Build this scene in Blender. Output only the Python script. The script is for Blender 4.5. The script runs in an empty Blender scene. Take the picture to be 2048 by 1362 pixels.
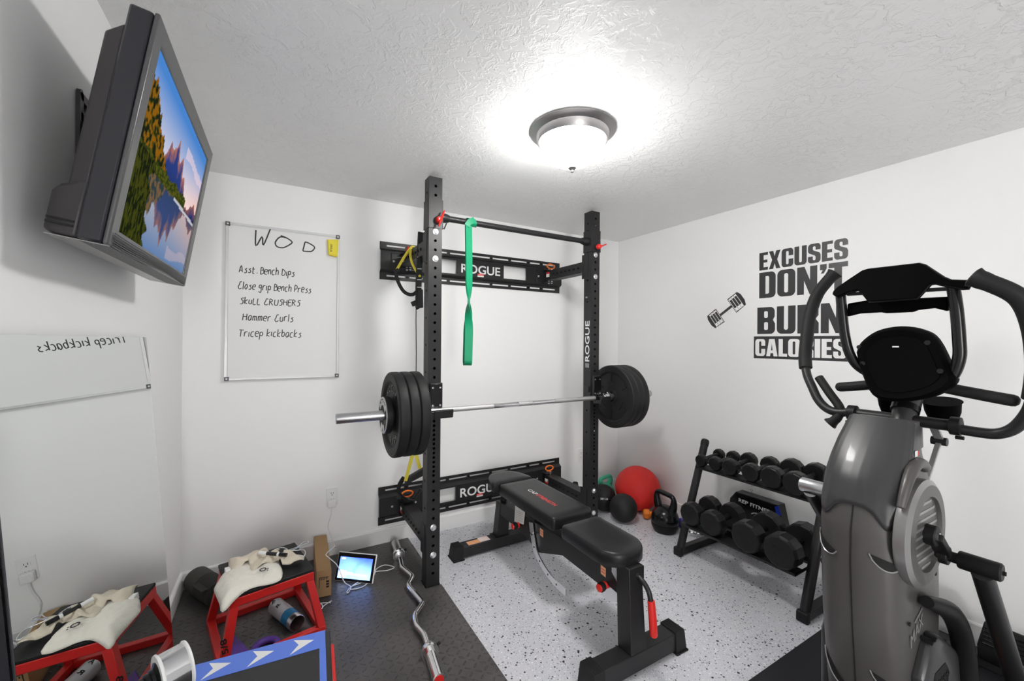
import bpy, bmesh, math, random
from math import sin, cos, pi, radians as R
from mathutils import Vector as V, Matrix as MX, noise as NZ
random.seed(7)
S = bpy.context.scene
COL = S.collection

# ------------------------------------------------------------------ camera / world / light / exposure
cam = bpy.data.cameras.new('camera'); camo = bpy.data.objects.new('camera', cam); COL.objects.link(camo)
cam.sensor_width = 36; cam.lens = 822.927 / 2048 * 36; cam.clip_start = .02
cx_ = V((0.86539416, -0.50104003, 0.0071998)); cy_ = V((-0.00728316, 0.00179011, 0.99997188)); cz_ = -V((0.50103883, 0.86542226, 0.0021))
mw = MX((cx_, cy_, cz_)).transposed().to_4x4(); mw.translation = (0, 0, 1.3723); camo.matrix_world = mw
S.camera = camo
w = bpy.data.worlds.new('world'); S.world = w; w.use_nodes = True
w.node_tree.nodes['Background'].inputs[0].default_value = (.9, .95, 1, 1)
w.node_tree.nodes['Background'].inputs[1].default_value = 1.0
S.view_settings.view_transform = 'Standard'; S.view_settings.look = 'None'
S.view_settings.gamma = 1; S.view_settings.use_curve_mapping = False
S.view_settings.exposure = .98
LAMP = 48.0      # radiance of the frosted bowl of the ceiling lamp
FILL = 34.0      # watts of an unseen fill light added behind the camera

# ------------------------------------------------------------------ materials
def nt(name):
    m = bpy.data.materials.new(name); m.use_nodes = True
    t = m.node_tree; return m, t, t.nodes['Principled BSDF']
def nd(t, kind, **kw):
    n = t.nodes.new(kind)
    for k, v in kw.items():
        if k in n.inputs: n.inputs[k].default_value = v
        else: setattr(n, k, v)
    return n
def mat(name, col, rough=.5, metal=0., spec=.5, bump=0., bscale=200., emit=0., coat=0., aniso=0.):
    m, t, b = nt(name)
    b.inputs['Base Color'].default_value = (*col, 1); b.inputs['Roughness'].default_value = rough
    b.inputs['Metallic'].default_value = metal; b.inputs['Specular IOR Level'].default_value = spec
    b.inputs['Coat Weight'].default_value = coat
    if emit: b.inputs['Emission Color'].default_value = (*col, 1); b.inputs['Emission Strength'].default_value = emit
    if bump:
        tc = nd(t, 'ShaderNodeTexCoord'); n = nd(t, 'ShaderNodeTexNoise', Scale=bscale, Detail=3.)
        t.links.new(tc.outputs['Object'], n.inputs['Vector'])
        bp = nd(t, 'ShaderNodeBump', Strength=bump, Distance=.002)
        t.links.new(n.outputs['Fac'], bp.inputs['Height']); t.links.new(bp.outputs[0], b.inputs['Normal'])
    return m
def ramp(t, pts, interp='LINEAR'):
    r = t.nodes.new('ShaderNodeValToRGB'); r.color_ramp.interpolation = interp
    e = r.color_ramp.elements
    while len(e) < len(pts): e.new(.5)
    for q, (p, c) in zip(e, pts): q.position = p; q.color = (*c, 1) if len(c) == 3 else c
    return r

M = {}
M['wall'] = mat('wall_paint', (.905, .905, .90), .55, bump=.06, bscale=120)
M['trim'] = mat('trim_paint', (.86, .86, .86), .35)
M['black'] = mat('black_powder_coat', (.014, .014, .015), .42, 0., .42, bump=.05, bscale=600)
M['blackgloss'] = mat('black_gloss', (.006, .006, .007), .24, 0., .4)
M['blackmatt'] = mat('black_plastic', (.008, .008, .0085), .5, 0., .28)
M['rubber'] = mat('black_rubber', (.013, .013, .0135), .55, 0., .28, bump=.1, bscale=400)
M['urethane'] = mat('black_urethane', (.012, .012, .0125), .38, 0., .28, bump=.06, bscale=500)
M['hole'] = mat('dark_hole', (.004, .004, .004), .8)
M['chrome'] = mat('chrome', (.78, .78, .79), .12, 1)
M['zinc'] = mat('zinc_plated_steel', (.8, .81, .83), .28, 1)
M['steel'] = mat('brushed_steel', (.55, .55, .56), .32, 1)
M['knurl'] = mat('knurled_steel', (.6, .6, .6), .42, 1, bump=.6, bscale=900)
M['vinyl'] = mat('black_vinyl', (.017, .017, .018), .34, 0., .28, bump=.12, bscale=350)
M['red'] = mat('red_paint', (.68, .02, .018), .35)
M['redplastic'] = mat('red_plastic', (.75, .025, .02), .3)
M['redball'] = mat('red_fabric_vinyl', (.86, .03, .024), .6, bump=.15, bscale=250)
M['orange'] = mat('orange_plastic', (.95, .2, .02), .4)
M['orangevinyl'] = mat('orange_vinyl', (.9, .24, .02), .5)
M['label'] = mat('orange_label', (.85, .42, .22), .5)
M['paper'] = mat('paper_label', (.82, .8, .77), .6)
M['pink'] = mat('pinkish_label', (.82, .68, .64), .5)
M['white'] = mat('white_plastic', (.86, .86, .86), .35)
M['whitepaint'] = mat('white_print', (.8, .8, .8), .5)
M['greyprint'] = mat('grey_print', (.32, .32, .33), .5)
M['redprint'] = mat('red_print', (.7, .03, .03), .45)
M['decal'] = mat('dark_grey_vinyl_decal', (.035, .035, .038), .36)
M['ink'] = mat('black_marker_ink', (.012, .012, .014), .4)
M['green'] = mat('green_latex', (.0, .30, .135), .45)
M['greenvinyl'] = mat('green_vinyl', (.05, .5, .3), .4)
M['yellow'] = mat('yellow_webbing', (.78, .66, .06), .6, bump=.2, bscale=700)
M['sponge'] = mat('yellow_eraser', (.85, .72, .05), .6)
M['webbing'] = mat('black_webbing', (.012, .012, .013), .7, bump=.3, bscale=800)
M['board'] = mat('whiteboard_surface', (.82, .82, .82), .5)
M['alu'] = mat('aluminium_frame', (.62, .62, .63), .4, .3)
M['greyplastic'] = mat('grey_plastic', (.09, .09, .1), .4)
M['nickel'] = mat('brushed_nickel', (.42, .41, .41), .38, 1)
M['shell'] = mat('graphite_shell', (.085, .08, .077), .42, .25, coat=.15, bump=.03, bscale=900)
M['shelldark'] = mat('charcoal_shell', (.034, .034, .036), .36, coat=.1)
M['discrim'] = mat('disc_rim_grey', (.30, .295, .29), .3, .5)
M['silver'] = mat('silver_plastic', (.45, .45, .45), .3, .6)
M['deepblack'] = mat('deep_black_plastic', (.002, .002, .0022), .6, 0., .03)
M['foam'] = mat('grip_foam', (.013, .013, .0135), .6, 0., .28, bump=.1, bscale=500)
M['cotton'] = mat('cream_cotton', (.82, .79, .71), .9, bump=.5, bscale=420)
M['cotton2'] = mat('beige_canvas', (.68, .61, .5), .9, bump=.5, bscale=420)
M['card'] = mat('brown_cardboard', (.42, .26, .12), .75, bump=.1, bscale=150)
M['purple'] = mat('purple_foam', (.1, .035, .3), .5, bump=.2, bscale=300)
M['blue'] = mat('blue_vinyl', (.1, .2, .72), .4)
M['deepblue'] = mat('deep_blue_print', (.01, .05, .5), .4)
M['bluevinyl'] = mat('indigo_vinyl', (.06, .05, .35), .45)
M['teal'] = mat('teal_vinyl', (.01, .3, .36), .4)
M['foamblack'] = mat('black_foam_cover', (.03, .03, .031), .42, 0., .28, bump=.1, bscale=120)
M['yogadark'] = mat('black_mat_roll', (.018, .018, .016), .8, bump=.2, bscale=300)
M['yogagrey'] = mat('grey_mat_roll', (.055, .053, .046), .85, bump=.2, bscale=300)
M['exmat'] = mat('black_exercise_mat', (.016, .016, .019), .6, 0., .28, bump=.3, bscale=250)
M['outletslot'] = mat('outlet_slot', (.05, .05, .05), .6)
M['foil'] = mat('can_aluminium', (.72, .73, .76), .3, 1)
M['canwhite'] = mat('can_white_paint', (.72, .74, .78), .3, .3)
M['canblue'] = mat('can_blue_print', (.02, .3, .62), .3, .3)
M['caninside'] = mat('can_inside', (.25, .16, .16), .3, .7)
M['mirror'] = mat('mirror_silver', (.80, .83, .815), .0, 1)
M['bezel'] = mat('tv_grey_bezel', (.095, .095, .098), .3, .3)
M['tvback'] = mat('tv_charcoal_back', (.045, .042, .044), .4, 0., .28)
M['tvside'] = mat('tv_gloss_side', (.022, .022, .028), .12)
M['grille'] = mat('tv_speaker_grille', (.07, .07, .072), .5)

def mat_ceiling():
    m, t, b = nt('knockdown_ceiling'); b.inputs['Base Color'].default_value = (.91, .91, .905, 1); b.inputs['Roughness'].default_value = .5
    tc = nd(t, 'ShaderNodeTexCoord')
    n = nd(t, 'ShaderNodeTexNoise', Scale=19., Detail=6., Roughness=.6, Distortion=.5); t.links.new(tc.outputs['Object'], n.inputs['Vector'])
    r = ramp(t, [(.46, (0, 0, 0)), (.50, (.7, .7, .7)), (.535, (1, 1, 1)), (.58, (.55, .55, .55))]); t.links.new(n.outputs['Fac'], r.inputs['Fac'])
    n2 = nd(t, 'ShaderNodeTexNoise', Scale=3.2, Detail=2.); t.links.new(tc.outputs['Object'], n2.inputs['Vector'])
    r2 = ramp(t, [(.36, (.35, .35, .35)), (.58, (1, 1, 1))]); t.links.new(n2.outputs['Fac'], r2.inputs['Fac'])
    mu = nd(t, 'ShaderNodeMath', operation='MULTIPLY'); t.links.new(r.outputs[0], mu.inputs[0]); t.links.new(r2.outputs[0], mu.inputs[1])
    bp = nd(t, 'ShaderNodeBump', Strength=.75, Distance=.003); t.links.new(mu.outputs[0], bp.inputs['Height']); t.links.new(bp.outputs[0], b.inputs['Normal'])
    return m
def mat_epoxy():
    m, t, b = nt('flake_epoxy_floor'); b.inputs['Roughness'].default_value = .3
    tc = nd(t, 'ShaderNodeTexCoord'); prev = None
    base = nd(t, 'ShaderNodeRGB'); base.outputs[0].default_value = (.63, .63, .67, 1); prev = base.outputs[0]
    nz = nd(t, 'ShaderNodeTexNoise', Scale=5., Detail=3.); t.links.new(tc.outputs['Object'], nz.inputs['Vector'])
    for sc, dens, size, c in ((130, .55, .30, (.36, .37, .41)), (150, .60, .30, (.80, .80, .82)), (95, .70, .28, (.85, .85, .87)), (80, .80, .26, (.03, .03, .04)), (52, .87, .22, (.015, .015, .02)), (115, .86, .3, (.12, .13, .2))):
        mp = nd(t, 'ShaderNodeMapping'); mp.inputs['Location'].default_value = (sc * .37, sc * .11, .3); t.links.new(tc.outputs['Object'], mp.inputs['Vector'])
        vo = nd(t, 'ShaderNodeTexVoronoi', Scale=float(sc)); t.links.new(mp.outputs[0], vo.inputs['Vector'])
        sp = nd(t, 'ShaderNodeSeparateColor'); t.links.new(vo.outputs['Color'], sp.inputs[0])
        ad = nd(t, 'ShaderNodeMath', operation='MULTIPLY_ADD'); t.links.new(nz.outputs['Fac'], ad.inputs[0]); ad.inputs[1].default_value = .5; ad.inputs[2].default_value = -.25
        su = nd(t, 'ShaderNodeMath', operation='ADD'); t.links.new(sp.outputs[0], su.inputs[0]); t.links.new(ad.outputs[0], su.inputs[1])
        g = nd(t, 'ShaderNodeMath', operation='GREATER_THAN'); t.links.new(su.outputs[0], g.inputs[0]); g.inputs[1].default_value = dens
        sz = nd(t, 'ShaderNodeMath', operation='MULTIPLY_ADD'); t.links.new(sp.outputs[1], sz.inputs[0]); sz.inputs[1].default_value = size; sz.inputs[2].default_value = .12
        l = nd(t, 'ShaderNodeMath', operation='LESS_THAN'); t.links.new(vo.outputs['Distance'], l.inputs[0]); t.links.new(sz.outputs[0], l.inputs[1])
        mu = nd(t, 'ShaderNodeMath', operation='MULTIPLY'); t.links.new(g.outputs[0], mu.inputs[0]); t.links.new(l.outputs[0], mu.inputs[1])
        mx = nd(t, 'ShaderNodeMix', data_type='RGBA'); t.links.new(mu.outputs[0], mx.inputs['Factor']); t.links.new(prev, mx.inputs['A']); mx.inputs['B'].default_value = (*c, 1)
        prev = mx.outputs['Result']
    t.links.new(prev, b.inputs['Base Color'])
    return m
def mat_tread():
    m, t, b = nt('diamond_tread_rubber'); b.inputs['Roughness'].default_value = .36
    tc = nd(t, 'ShaderNodeTexCoord'); sep = nd(t, 'ShaderNodeSeparateXYZ'); t.links.new(tc.outputs['Object'], sep.inputs[0])
    def mth(op, a, bb=None, c=None):
        n = nd(t, 'ShaderNodeMath', operation=op)
        for i, x in enumerate((a, bb, c)):
            if x is None: continue
            if isinstance(x, (int, float)): n.inputs[i].default_value = x
            else: t.links.new(x, n.inputs[i])
        return n.outputs[0]
    s = 1 / .034
    x = mth('MULTIPLY', sep.outputs[0], s); y = mth('MULTIPLY', sep.outputs[1], s)
    fx = mth('SUBTRACT', mth('FRACT', x), .5); fy = mth('SUBTRACT', mth('FRACT', y), .5)
    par = mth('MULTIPLY_ADD', mth('GREATER_THAN', mth('MODULO', mth('ADD', mth('ADD', mth('FLOOR', x), mth('FLOOR', y)), 1000), 2), .5), 2, -1)
    u = mth('ADD', fx, mth('MULTIPLY', fy, par)); v = mth('SUBTRACT', fx, mth('MULTIPLY', fy, par))
    d = mth('ADD', mth('POWER', mth('MULTIPLY', u, 1.75), 2), mth('POWER', mth('MULTIPLY', v, 5.5), 2))
    h = mth('MAXIMUM', mth('SUBTRACT', 1, d), 0); h = mth('MINIMUM', h, .6)
    nz = nd(t, 'ShaderNodeTexNoise', Scale=400., Detail=2.); t.links.new(tc.outputs['Object'], nz.inputs['Vector'])
    hh = mth('ADD', h, mth('MULTIPLY', nz.outputs['Fac'], .12))
    bp = nd(t, 'ShaderNodeBump', Strength=1.0, Distance=.006); t.links.new(hh, bp.inputs['Height']); t.links.new(bp.outputs[0], b.inputs['Normal'])
    n3 = nd(t, 'ShaderNodeTexNoise', Scale=4., Detail=4.); t.links.new(tc.outputs['Object'], n3.inputs['Vector'])
    r = ramp(t, [(.35, (.055, .052, .051)), (.7, (.095, .088, .084))]); t.links.new(n3.outputs['Fac'], r.inputs['Fac']); t.links.new(r.outputs[0], b.inputs['Base Color'])
    return m
def mat_vcol(name, strength, rough=.15, spec=.5):
    m, t, b = nt(name); a = nd(t, 'ShaderNodeVertexColor'); a.layer_name = 'col'
    b.inputs['Base Color'].default_value = (.005, .005, .005, 1); b.inputs['Roughness'].default_value = rough; b.inputs['Specular IOR Level'].default_value = spec
    t.links.new(a.outputs[0], b.inputs['Emission Color']); b.inputs['Emission Strength'].default_value = strength
    return m
M['ceiling'] = mat_ceiling(); M['floor'] = mat_epoxy(); M['tread'] = mat_tread()
def mat_bowl(): # frosted bowl: brighter towards the bulbs at its bottom, dimmer at the rim
    m, t, b = nt('frosted_lamp_bowl'); b.inputs['Base Color'].default_value = (.9, .9, .88, 1); b.inputs['Roughness'].default_value = .4; b.inputs['Emission Color'].default_value = (1, .985, .96, 1)
    tc = nd(t, 'ShaderNodeTexCoord'); sp = nd(t, 'ShaderNodeSeparateXYZ'); t.links.new(tc.outputs['Object'], sp.inputs[0])
    mr = nd(t, 'ShaderNodeMapRange'); t.links.new(sp.outputs[2], mr.inputs[0]); mr.inputs[1].default_value = -.05; mr.inputs[2].default_value = -.12; mr.inputs[3].default_value = LAMP * .5; mr.inputs[4].default_value = LAMP * 1.0
    t.links.new(mr.outputs[0], b.inputs['Emission Strength']); return m
M['lampglass'] = mat_bowl()
M['tvscreen'] = mat_vcol('tv_screen_picture', .5, .9, 0.); M['dispscreen'] = mat_vcol('smart_display_picture', 2.0, .1, .3)

# ------------------------------------------------------------------ mesh builder (world coordinates)
class MB:
    def __init__(s, T=None): s.v = []; s.f = []; s.mi = []; s.m = 0; s.T = T or MX()
    def add(s, vs, fs):
        o = len(s.v); s.v += [s.T @ V(p) for p in vs]
        for f in fs: s.f.append([i + o for i in f]); s.mi.append(s.m)
        return s
    def box(s, a, b):
        (x, y, z), (X, Y, Z) = a, b
        return s.add([(x, y, z), (X, y, z), (X, Y, z), (x, Y, z), (x, y, Z), (X, y, Z), (X, Y, Z), (x, Y, Z)],
                     [(0, 3, 2, 1), (4, 5, 6, 7), (0, 1, 5, 4), (1, 2, 6, 5), (2, 3, 7, 6), (3, 0, 4, 7)])
    def hexa(s, b, t): # bottom quad, top quad (both ccw from above)
        return s.add(list(b) + list(t), [(0, 3, 2, 1), (4, 5, 6, 7), (0, 1, 5, 4), (1, 2, 6, 5), (2, 3, 7, 6), (3, 0, 4, 7)])
    def bar(s, p, q, wd, ht, up=(0, 0, 1)):  # rectangular bar between two points
        p, q = V(p), V(q); d = (q - p).normalized(); sd = d.cross(V(up)).normalized(); u = sd.cross(d)
        a = [p + sd * x * wd / 2 + u * y * ht / 2 for x, y in ((-1, -1), (1, -1), (1, 1), (-1, 1))]
        b = [q + sd * x * wd / 2 + u * y * ht / 2 for x, y in ((-1, -1), (1, -1), (1, 1), (-1, 1))]
        return s.add(a + b, [(0, 1, 2, 3), (7, 6, 5, 4), (0, 4, 5, 1), (1, 5, 6, 2), (2, 6, 7, 3), (3, 7, 4, 0)])
    def lathe(s, prof, p, d, n=32, cap=True): # prof: (radius, distance along d)
        p, d = V(p), V(d).normalized(); a = d.orthogonal().normalized(); b = d.cross(a); vs = []; fs = []
        for r, h in prof:
            for k in range(n): vs.append(p + d * h + (a * cos(2 * pi * k / n) + b * sin(2 * pi * k / n)) * r)
        for i in range(len(prof) - 1):
            for k in range(n):
                k2 = (k + 1) % n; fs.append((i * n + k, i * n + k2, (i + 1) * n + k2, (i + 1) * n + k))
        if cap: fs += [tuple(range(n - 1, -1, -1)), tuple((len(prof) - 1) * n + k for k in range(n))]
        return s.add(vs, fs)
    def cyl(s, p, q, r, r2=None, n=24):
        p, q = V(p), V(q); return s.lathe([(r, 0), (r if r2 is None else r2, (q - p).length)], p, q - p, n)
    def tube(s, pts, r, n=12, closed=False, cap=True, flat=None, up=None):
        pts = [V(p) for p in pts]; N = len(pts); rr = r if isinstance(r, (list, tuple)) else [r] * N; vs = []; fs = []
        prev = None
        for i, p in enumerate(pts):
            if closed: d = pts[(i + 1) % N] - pts[i - 1]
            else: d = pts[min(i + 1, N - 1)] - pts[max(i - 1, 0)]
            d = d.normalized() if d.length > 1e-9 else V((0, 0, 1))
            if up is not None: a = V(up) - d * V(up).dot(d); a = a.normalized() if a.length > 1e-6 else d.orthogonal().normalized()
            elif prev is None: a = d.orthogonal().normalized()
            else: a = prev - d * prev.dot(d); a = a.normalized() if a.length > 1e-6 else d.orthogonal().normalized()
            prev = a; b = d.cross(a)
            fl = flat or 1
            for k in range(n): vs.append(p + a * cos(2 * pi * k / n) * rr[i] * fl + b * sin(2 * pi * k / n) * rr[i])
        for i in range(N if closed else N - 1):
            j = (i + 1) % N
            for k in range(n):
                k2 = (k + 1) % n; fs.append((i * n + k, i * n + k2, j * n + k2, j * n + k))
        if cap and not closed: fs += [tuple(range(n - 1, -1, -1)), tuple((N - 1) * n + k for k in range(n))]
        return s.add(vs, fs)
    def ribbon(s, pts, dirs, wd, th): # flat strap: points, width directions
        vs = []; fs = []; N = len(pts); pts = [V(p) for p in pts]
        for i, p in enumerate(pts):
            d = (pts[min(i + 1, N - 1)] - pts[max(i - 1, 0)]).normalized(); a = V(dirs[i] if isinstance(dirs, list) else dirs); a = (a - d * a.dot(d)).normalized(); b = d.cross(a)
            for x, y in ((-1, -1), (1, -1), (1, 1), (-1, 1)): vs.append(p + a * x * wd / 2 + b * y * th / 2)
        for i in range(N - 1):
            for k in range(4): fs.append((i * 4 + k, i * 4 + (k + 1) % 4, i * 4 + 4 + (k + 1) % 4, i * 4 + 4 + k))
        fs += [(3, 2, 1, 0), tuple((N - 1) * 4 + k for k in range(4))]
        return s.add(vs, fs)
    def prism(s, poly, d): # polygon of 3d points extruded along d
        n = len(poly); d = V(d); vs = [V(p) for p in poly] + [V(p) + d for p in poly]
        return s.add(vs, [tuple(range(n - 1, -1, -1)), tuple(range(n, 2 * n))] + [(k, (k + 1) % n, n + (k + 1) % n, n + k) for k in range(n)])
    def loft(s, secs, cap=True, closed=True):
        n = len(secs[0]); vs = [V(p) for q in secs for p in q]; fs = []
        for i in range(len(secs) - 1):
            for k in range(n if closed else n - 1):
                k2 = (k + 1) % n; fs.append((i * n + k, i * n + k2, (i + 1) * n + k2, (i + 1) * n + k))
        if cap and closed: fs += [tuple(range(n - 1, -1, -1)), tuple((len(secs) - 1) * n + k for k in range(n))]
        return s.add(vs, fs)
    def sphere(s, c, r, nu=32, nv=20, sc=(1, 1, 1)):
        vs = []; fs = []
        for i in range(nv + 1):
            t = pi * i / nv
            for k in range(nu): vs.append((c[0] + r * sc[0] * sin(t) * cos(2 * pi * k / nu), c[1] + r * sc[1] * sin(t) * sin(2 * pi * k / nu), c[2] - r * sc[2] * cos(t)))
        for i in range(nv):
            for k in range(nu):
                k2 = (k + 1) % nu; fs.append((i * nu + k, i * nu + k2, (i + 1) * nu + k2, (i + 1) * nu + k))
        return s.add(vs, fs)
    def torus(s, c, ax, Rr, r, n=32, m=10):
        ax = V(ax).normalized(); a = ax.orthogonal().normalized(); b = ax.cross(a)
        return s.tube([V(c) + (a * cos(2 * pi * k / n) + b * sin(2 * pi * k / n)) * Rr for k in range(n)], r, m, closed=True)
    def holed(s, o, u, v, wd, cells, r, depth, n=12): # holed plate: origin o, width dir u, run dir v
        o, u, v = V(o), V(u), V(v); nn = u.cross(v)
        for a, b, h in cells:
            if not h:
                s.add([o + v * a, o + u * wd + v * a, o + u * wd + v * b, o + v * b], [(0, 1, 2, 3)]); continue
            c = o + u * wd / 2 + v * (a + b) / 2; hw, hh = wd / 2, (b - a) / 2; vs = []; fs = []
            for k in range(n):
                t = 2 * pi * (k + .5) / n; ct, st = cos(t), sin(t)
                vs.append(c + u * ct * r + v * st * r)
            for k in range(n):
                t = 2 * pi * (k + .5) / n; ct, st = cos(t), sin(t); q = min(hw / abs(ct), hh / abs(st))
                vs.append(c + u * ct * q + v * st * q)
            for k in range(n): vs.append(vs[k] - nn * depth)
            for k in range(n):
                k2 = (k + 1) % n; fs.append((k, n + k, n + k2, k2)); fs.append((k, k2, 2 * n + k2, 2 * n + k))
            vs += [c + u * x * hw + v * y * hh for x, y in ((1, 1), (-1, 1), (-1, -1), (1, -1))]
            for ci, (x, y) in enumerate(((1, 1), (-1, 1), (-1, -1), (1, -1))):
                best = None
                for k in range(n):
                    t0, t1 = 2 * pi * (k + .5) / n, 2 * pi * (k + 1.5) / n; ta = math.atan2(y * hh, x * hw) % (2 * pi)
                    if t0 <= ta <= t1 or t0 <= ta + 2 * pi <= t1: best = k
                fs.append((n + best, 3 * n + ci, n + (best + 1) % n))
            s.add(vs, fs)
        return s

ROOT = {}
def finish(o, me, mats, smooth, bevel, seg):
    for m in mats: me.materials.append(M[m])
    if smooth:
        for p in me.polygons: p.use_smooth = True
        me.set_sharp_from_angle(angle=R(smooth))
    if bevel:
        b = o.modifiers.new('bevel', 'BEVEL'); b.width = bevel; b.segments = seg; b.limit_method = 'ANGLE'; b.angle_limit = R(35); b.harden_normals = False
def build(mb, name, mats, parent=None, smooth=35, bevel=0, seg=2, label=None, weld=True):
    if isinstance(mats, str): mats = [mats]
    inv = ROOT[parent.name].inverted() if parent else MX()
    me = bpy.data.meshes.new(name); me.from_pydata([inv @ p for p in mb.v], [], mb.f)
    for p, i in zip(me.polygons, mb.mi): p.material_index = i
    bm = bmesh.new(); bm.from_mesh(me)
    if weld: bmesh.ops.remove_doubles(bm, verts=bm.verts, dist=1e-5)
    bmesh.ops.recalc_face_normals(bm, faces=bm.faces); bm.to_mesh(me); bm.free()
    o = bpy.data.objects.new(name, me); COL.objects.link(o)
    if parent: o.parent = parent; ROOT[o.name] = ROOT[parent.name]
    finish(o, me, mats, smooth, bevel, seg)
    if label: o['label'] = label
    return o
def build_each(mb, name, mats, parent, **k): # every loose piece of mb becomes an object of its own
    par = list(range(len(mb.v)))
    def fd(i):
        while par[i] != i: par[i] = par[par[i]]; i = par[i]
        return i
    for f in mb.f:
        for i in f[1:]: par[fd(i)] = fd(f[0])
    gr = {}
    for f, m in zip(mb.f, mb.mi): gr.setdefault(fd(f[0]), []).append((f, m))
    for fl in gr.values():
        q = MB(); ix = {}
        for f, m in fl:
            for i in f:
                if i not in ix: ix[i] = len(q.v); q.v.append(mb.v[i])
            q.f.append([ix[i] for i in f]); q.mi.append(m)
        build(q, name, mats, parent, **k)
def thing(name, label, cat, loc=(0, 0, 0), rz=0, group=None, rot=None):
    o = bpy.data.objects.new(name, None); COL.objects.link(o); o.empty_display_size = .05
    m = MX.Translation(loc) @ (rot if rot is not None else MX.Rotation(rz, 4, 'Z')); o.matrix_world = m; ROOT[o.name] = m
    o['label'] = label; o['category'] = cat
    if group: o['group'] = group
    return o
def tag(o, label, cat, group=None):
    o['label'] = label; o['category'] = cat
    if group: o['group'] = group
    c = sum((V(v.co) for v in o.data.vertices), V()) / len(o.data.vertices); zb = min(v.co.z for v in o.data.vertices); c.z = zb
    o.data.transform(MX.Translation(-c)); o.location = c; ROOT[o.name] = MX.Translation(c)
    return o
def struct(mb, name, mats, **k):
    o = build(mb, name, mats, **k); o['kind'] = 'structure'; return o
def dup(root, loc, label, rot=None, group=None):
    r = root.copy(); COL.objects.link(r); r['label'] = label
    if group: r['group'] = group
    m = MX.Translation(loc) @ (rot if rot is not None else root.matrix_basis.to_3x3().to_4x4()); r.matrix_basis = m; ROOT[r.name] = m
    for ch in list(root.children):
        c = ch.copy(); COL.objects.link(c); c.parent = r; ROOT[c.name] = m
        for g in list(ch.children):
            d = g.copy(); COL.objects.link(d); d.parent = c
    return r
def text(mb, st, o, u, v, size, wx=None, bold=0., th=.001, sx=1., center=False):
    """lettering laid on a plane: origin o, right u, up v; wx = forced total width"""
    cu = bpy.data.curves.new('t', 'FONT'); cu.body = st; cu.size = 1; cu.offset = bold; cu.resolution_u = 4
    ob = bpy.data.objects.new('t', cu); COL.objects.link(ob); dg = bpy.context.evaluated_depsgraph_get(); dg.update()
    me = bpy.data.meshes.new_from_object(ob.evaluated_get(dg)); bpy.data.objects.remove(ob); bpy.data.curves.remove(cu)
    xs = [p.co.x for p in me.vertices]; ys = [p.co.y for p in me.vertices]; x0, x1, y0, y1 = min(xs), max(xs), min(ys), max(ys)
    ky = size / (y1 - y0); kx = (wx / (x1 - x0)) if wx else ky * sx
    o, u, v = V(o), V(u).normalized(), V(v).normalized(); n = u.cross(v)
    vs = [o + u * (p.co.x - x0) * kx + v * (p.co.y - y0) * ky for p in me.vertices]; nv = len(vs)
    fs = [tuple(p.vertices) for p in me.polygons]; cnt = {}
    for f in fs:
        for a, b in zip(f, f[1:] + f[:1]): cnt[(a, b)] = 1
    side = [(a, b, b + nv, a + nv) for (a, b) in cnt if (b, a) not in cnt]
    mb.add(vs + [p + n * th for p in vs], [tuple(i + nv for i in f) for f in fs] + side)
    bpy.data.meshes.remove(me); return mb
def arc(c, a, b, r, t0, t1, n=8):
    c, a, b = V(c), V(a), V(b); return [c + (a * cos(t0 + (t1 - t0) * i / n) + b * sin(t0 + (t1 - t0) * i / n)) * r for i in range(n + 1)]
def smooth_path(pts, n=6): # catmull-rom
    P = [V(p) for p in pts]; out = []
    for i in range(len(P) - 1):
        p0, p1, p2, p3 = P[max(i - 1, 0)], P[i], P[i + 1], P[min(i + 2, len(P) - 1)]
        for k in range(n):
            t = k / n; out.append(.5 * ((2 * p1) + (p2 - p0) * t + (2 * p0 - 5 * p1 + 4 * p2 - p3) * t * t + (3 * p1 - p0 - 3 * p2 + p3) * t ** 3))
    return out + [P[-1]]

# ------------------------------------------------------------------ room shell
XL, YB, XR, HC, YF = -.4306, 2.8381, 2.7885, 2.3098, -1.55
struct(MB().box((XL - .1, YF - 2.2, -.1), (XR + .1, YB + .1, 0)), 'floor', 'floor')
struct(MB().box((XL - .1, YF - 2.2, HC), (XR + .1, YB + .1, HC + .1)), 'ceiling', 'ceiling')
struct(MB().box((XL - .1, YF, 0), (XL, YB + .1, HC)), 'wall_left', 'wall')
struct(MB().box((XR, YF, 0), (XR + .1, YB + .1, HC)), 'wall_right', 'wall')
struct(MB().box((XL, YB, 0), (XR, YB + .1, HC)), 'wall_back', 'wall')
DX0, DX1, DH = -.36, 1.5, 2.12   # unseen doorway behind the camera, widened to let the fill light through
struct(MB().box((XL, YF - .1, 0), (DX0, YF, HC)).box((DX1, YF - .1, 0), (XR, YF, HC)).box((DX0, YF - .1, DH), (DX1, YF, HC)), 'wall_front', 'wall')
struct(MB().box((XL - .1, YF - 2.2, 0), (XL, YF - .1, HC)).box((XR, YF - 2.2, 0), (XR + .1, YF - .1, HC)).box((XL, YF - 2.3, 0), (XR, YF - 2.2, HC)), 'wall_hall', 'wall')
def base(a, b, n): # baseboard with eased top
    a, b, n = V(a), V(b), V(n); pr = [(0, 0), (.015, 0), (.015, .096), (.011, .1027), (0, .1027)]
    return MB().loft([[p + n * x + V((0, 0, z)) for x, z in pr] for p in (a, b)])
struct(base((XL, YB, 0), (XR, YB, 0), (0, -1, 0)), 'baseboard_back', 'trim', smooth=0)
struct(base((XL, YF, 0), (XL, YB - .015, 0), (1, 0, 0)), 'baseboard_left', 'trim', smooth=0)
struct(base((XR, YF, 0), (XR, YB - .015, 0), (-1, 0, 0)), 'baseboard_right', 'trim', smooth=0)
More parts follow.
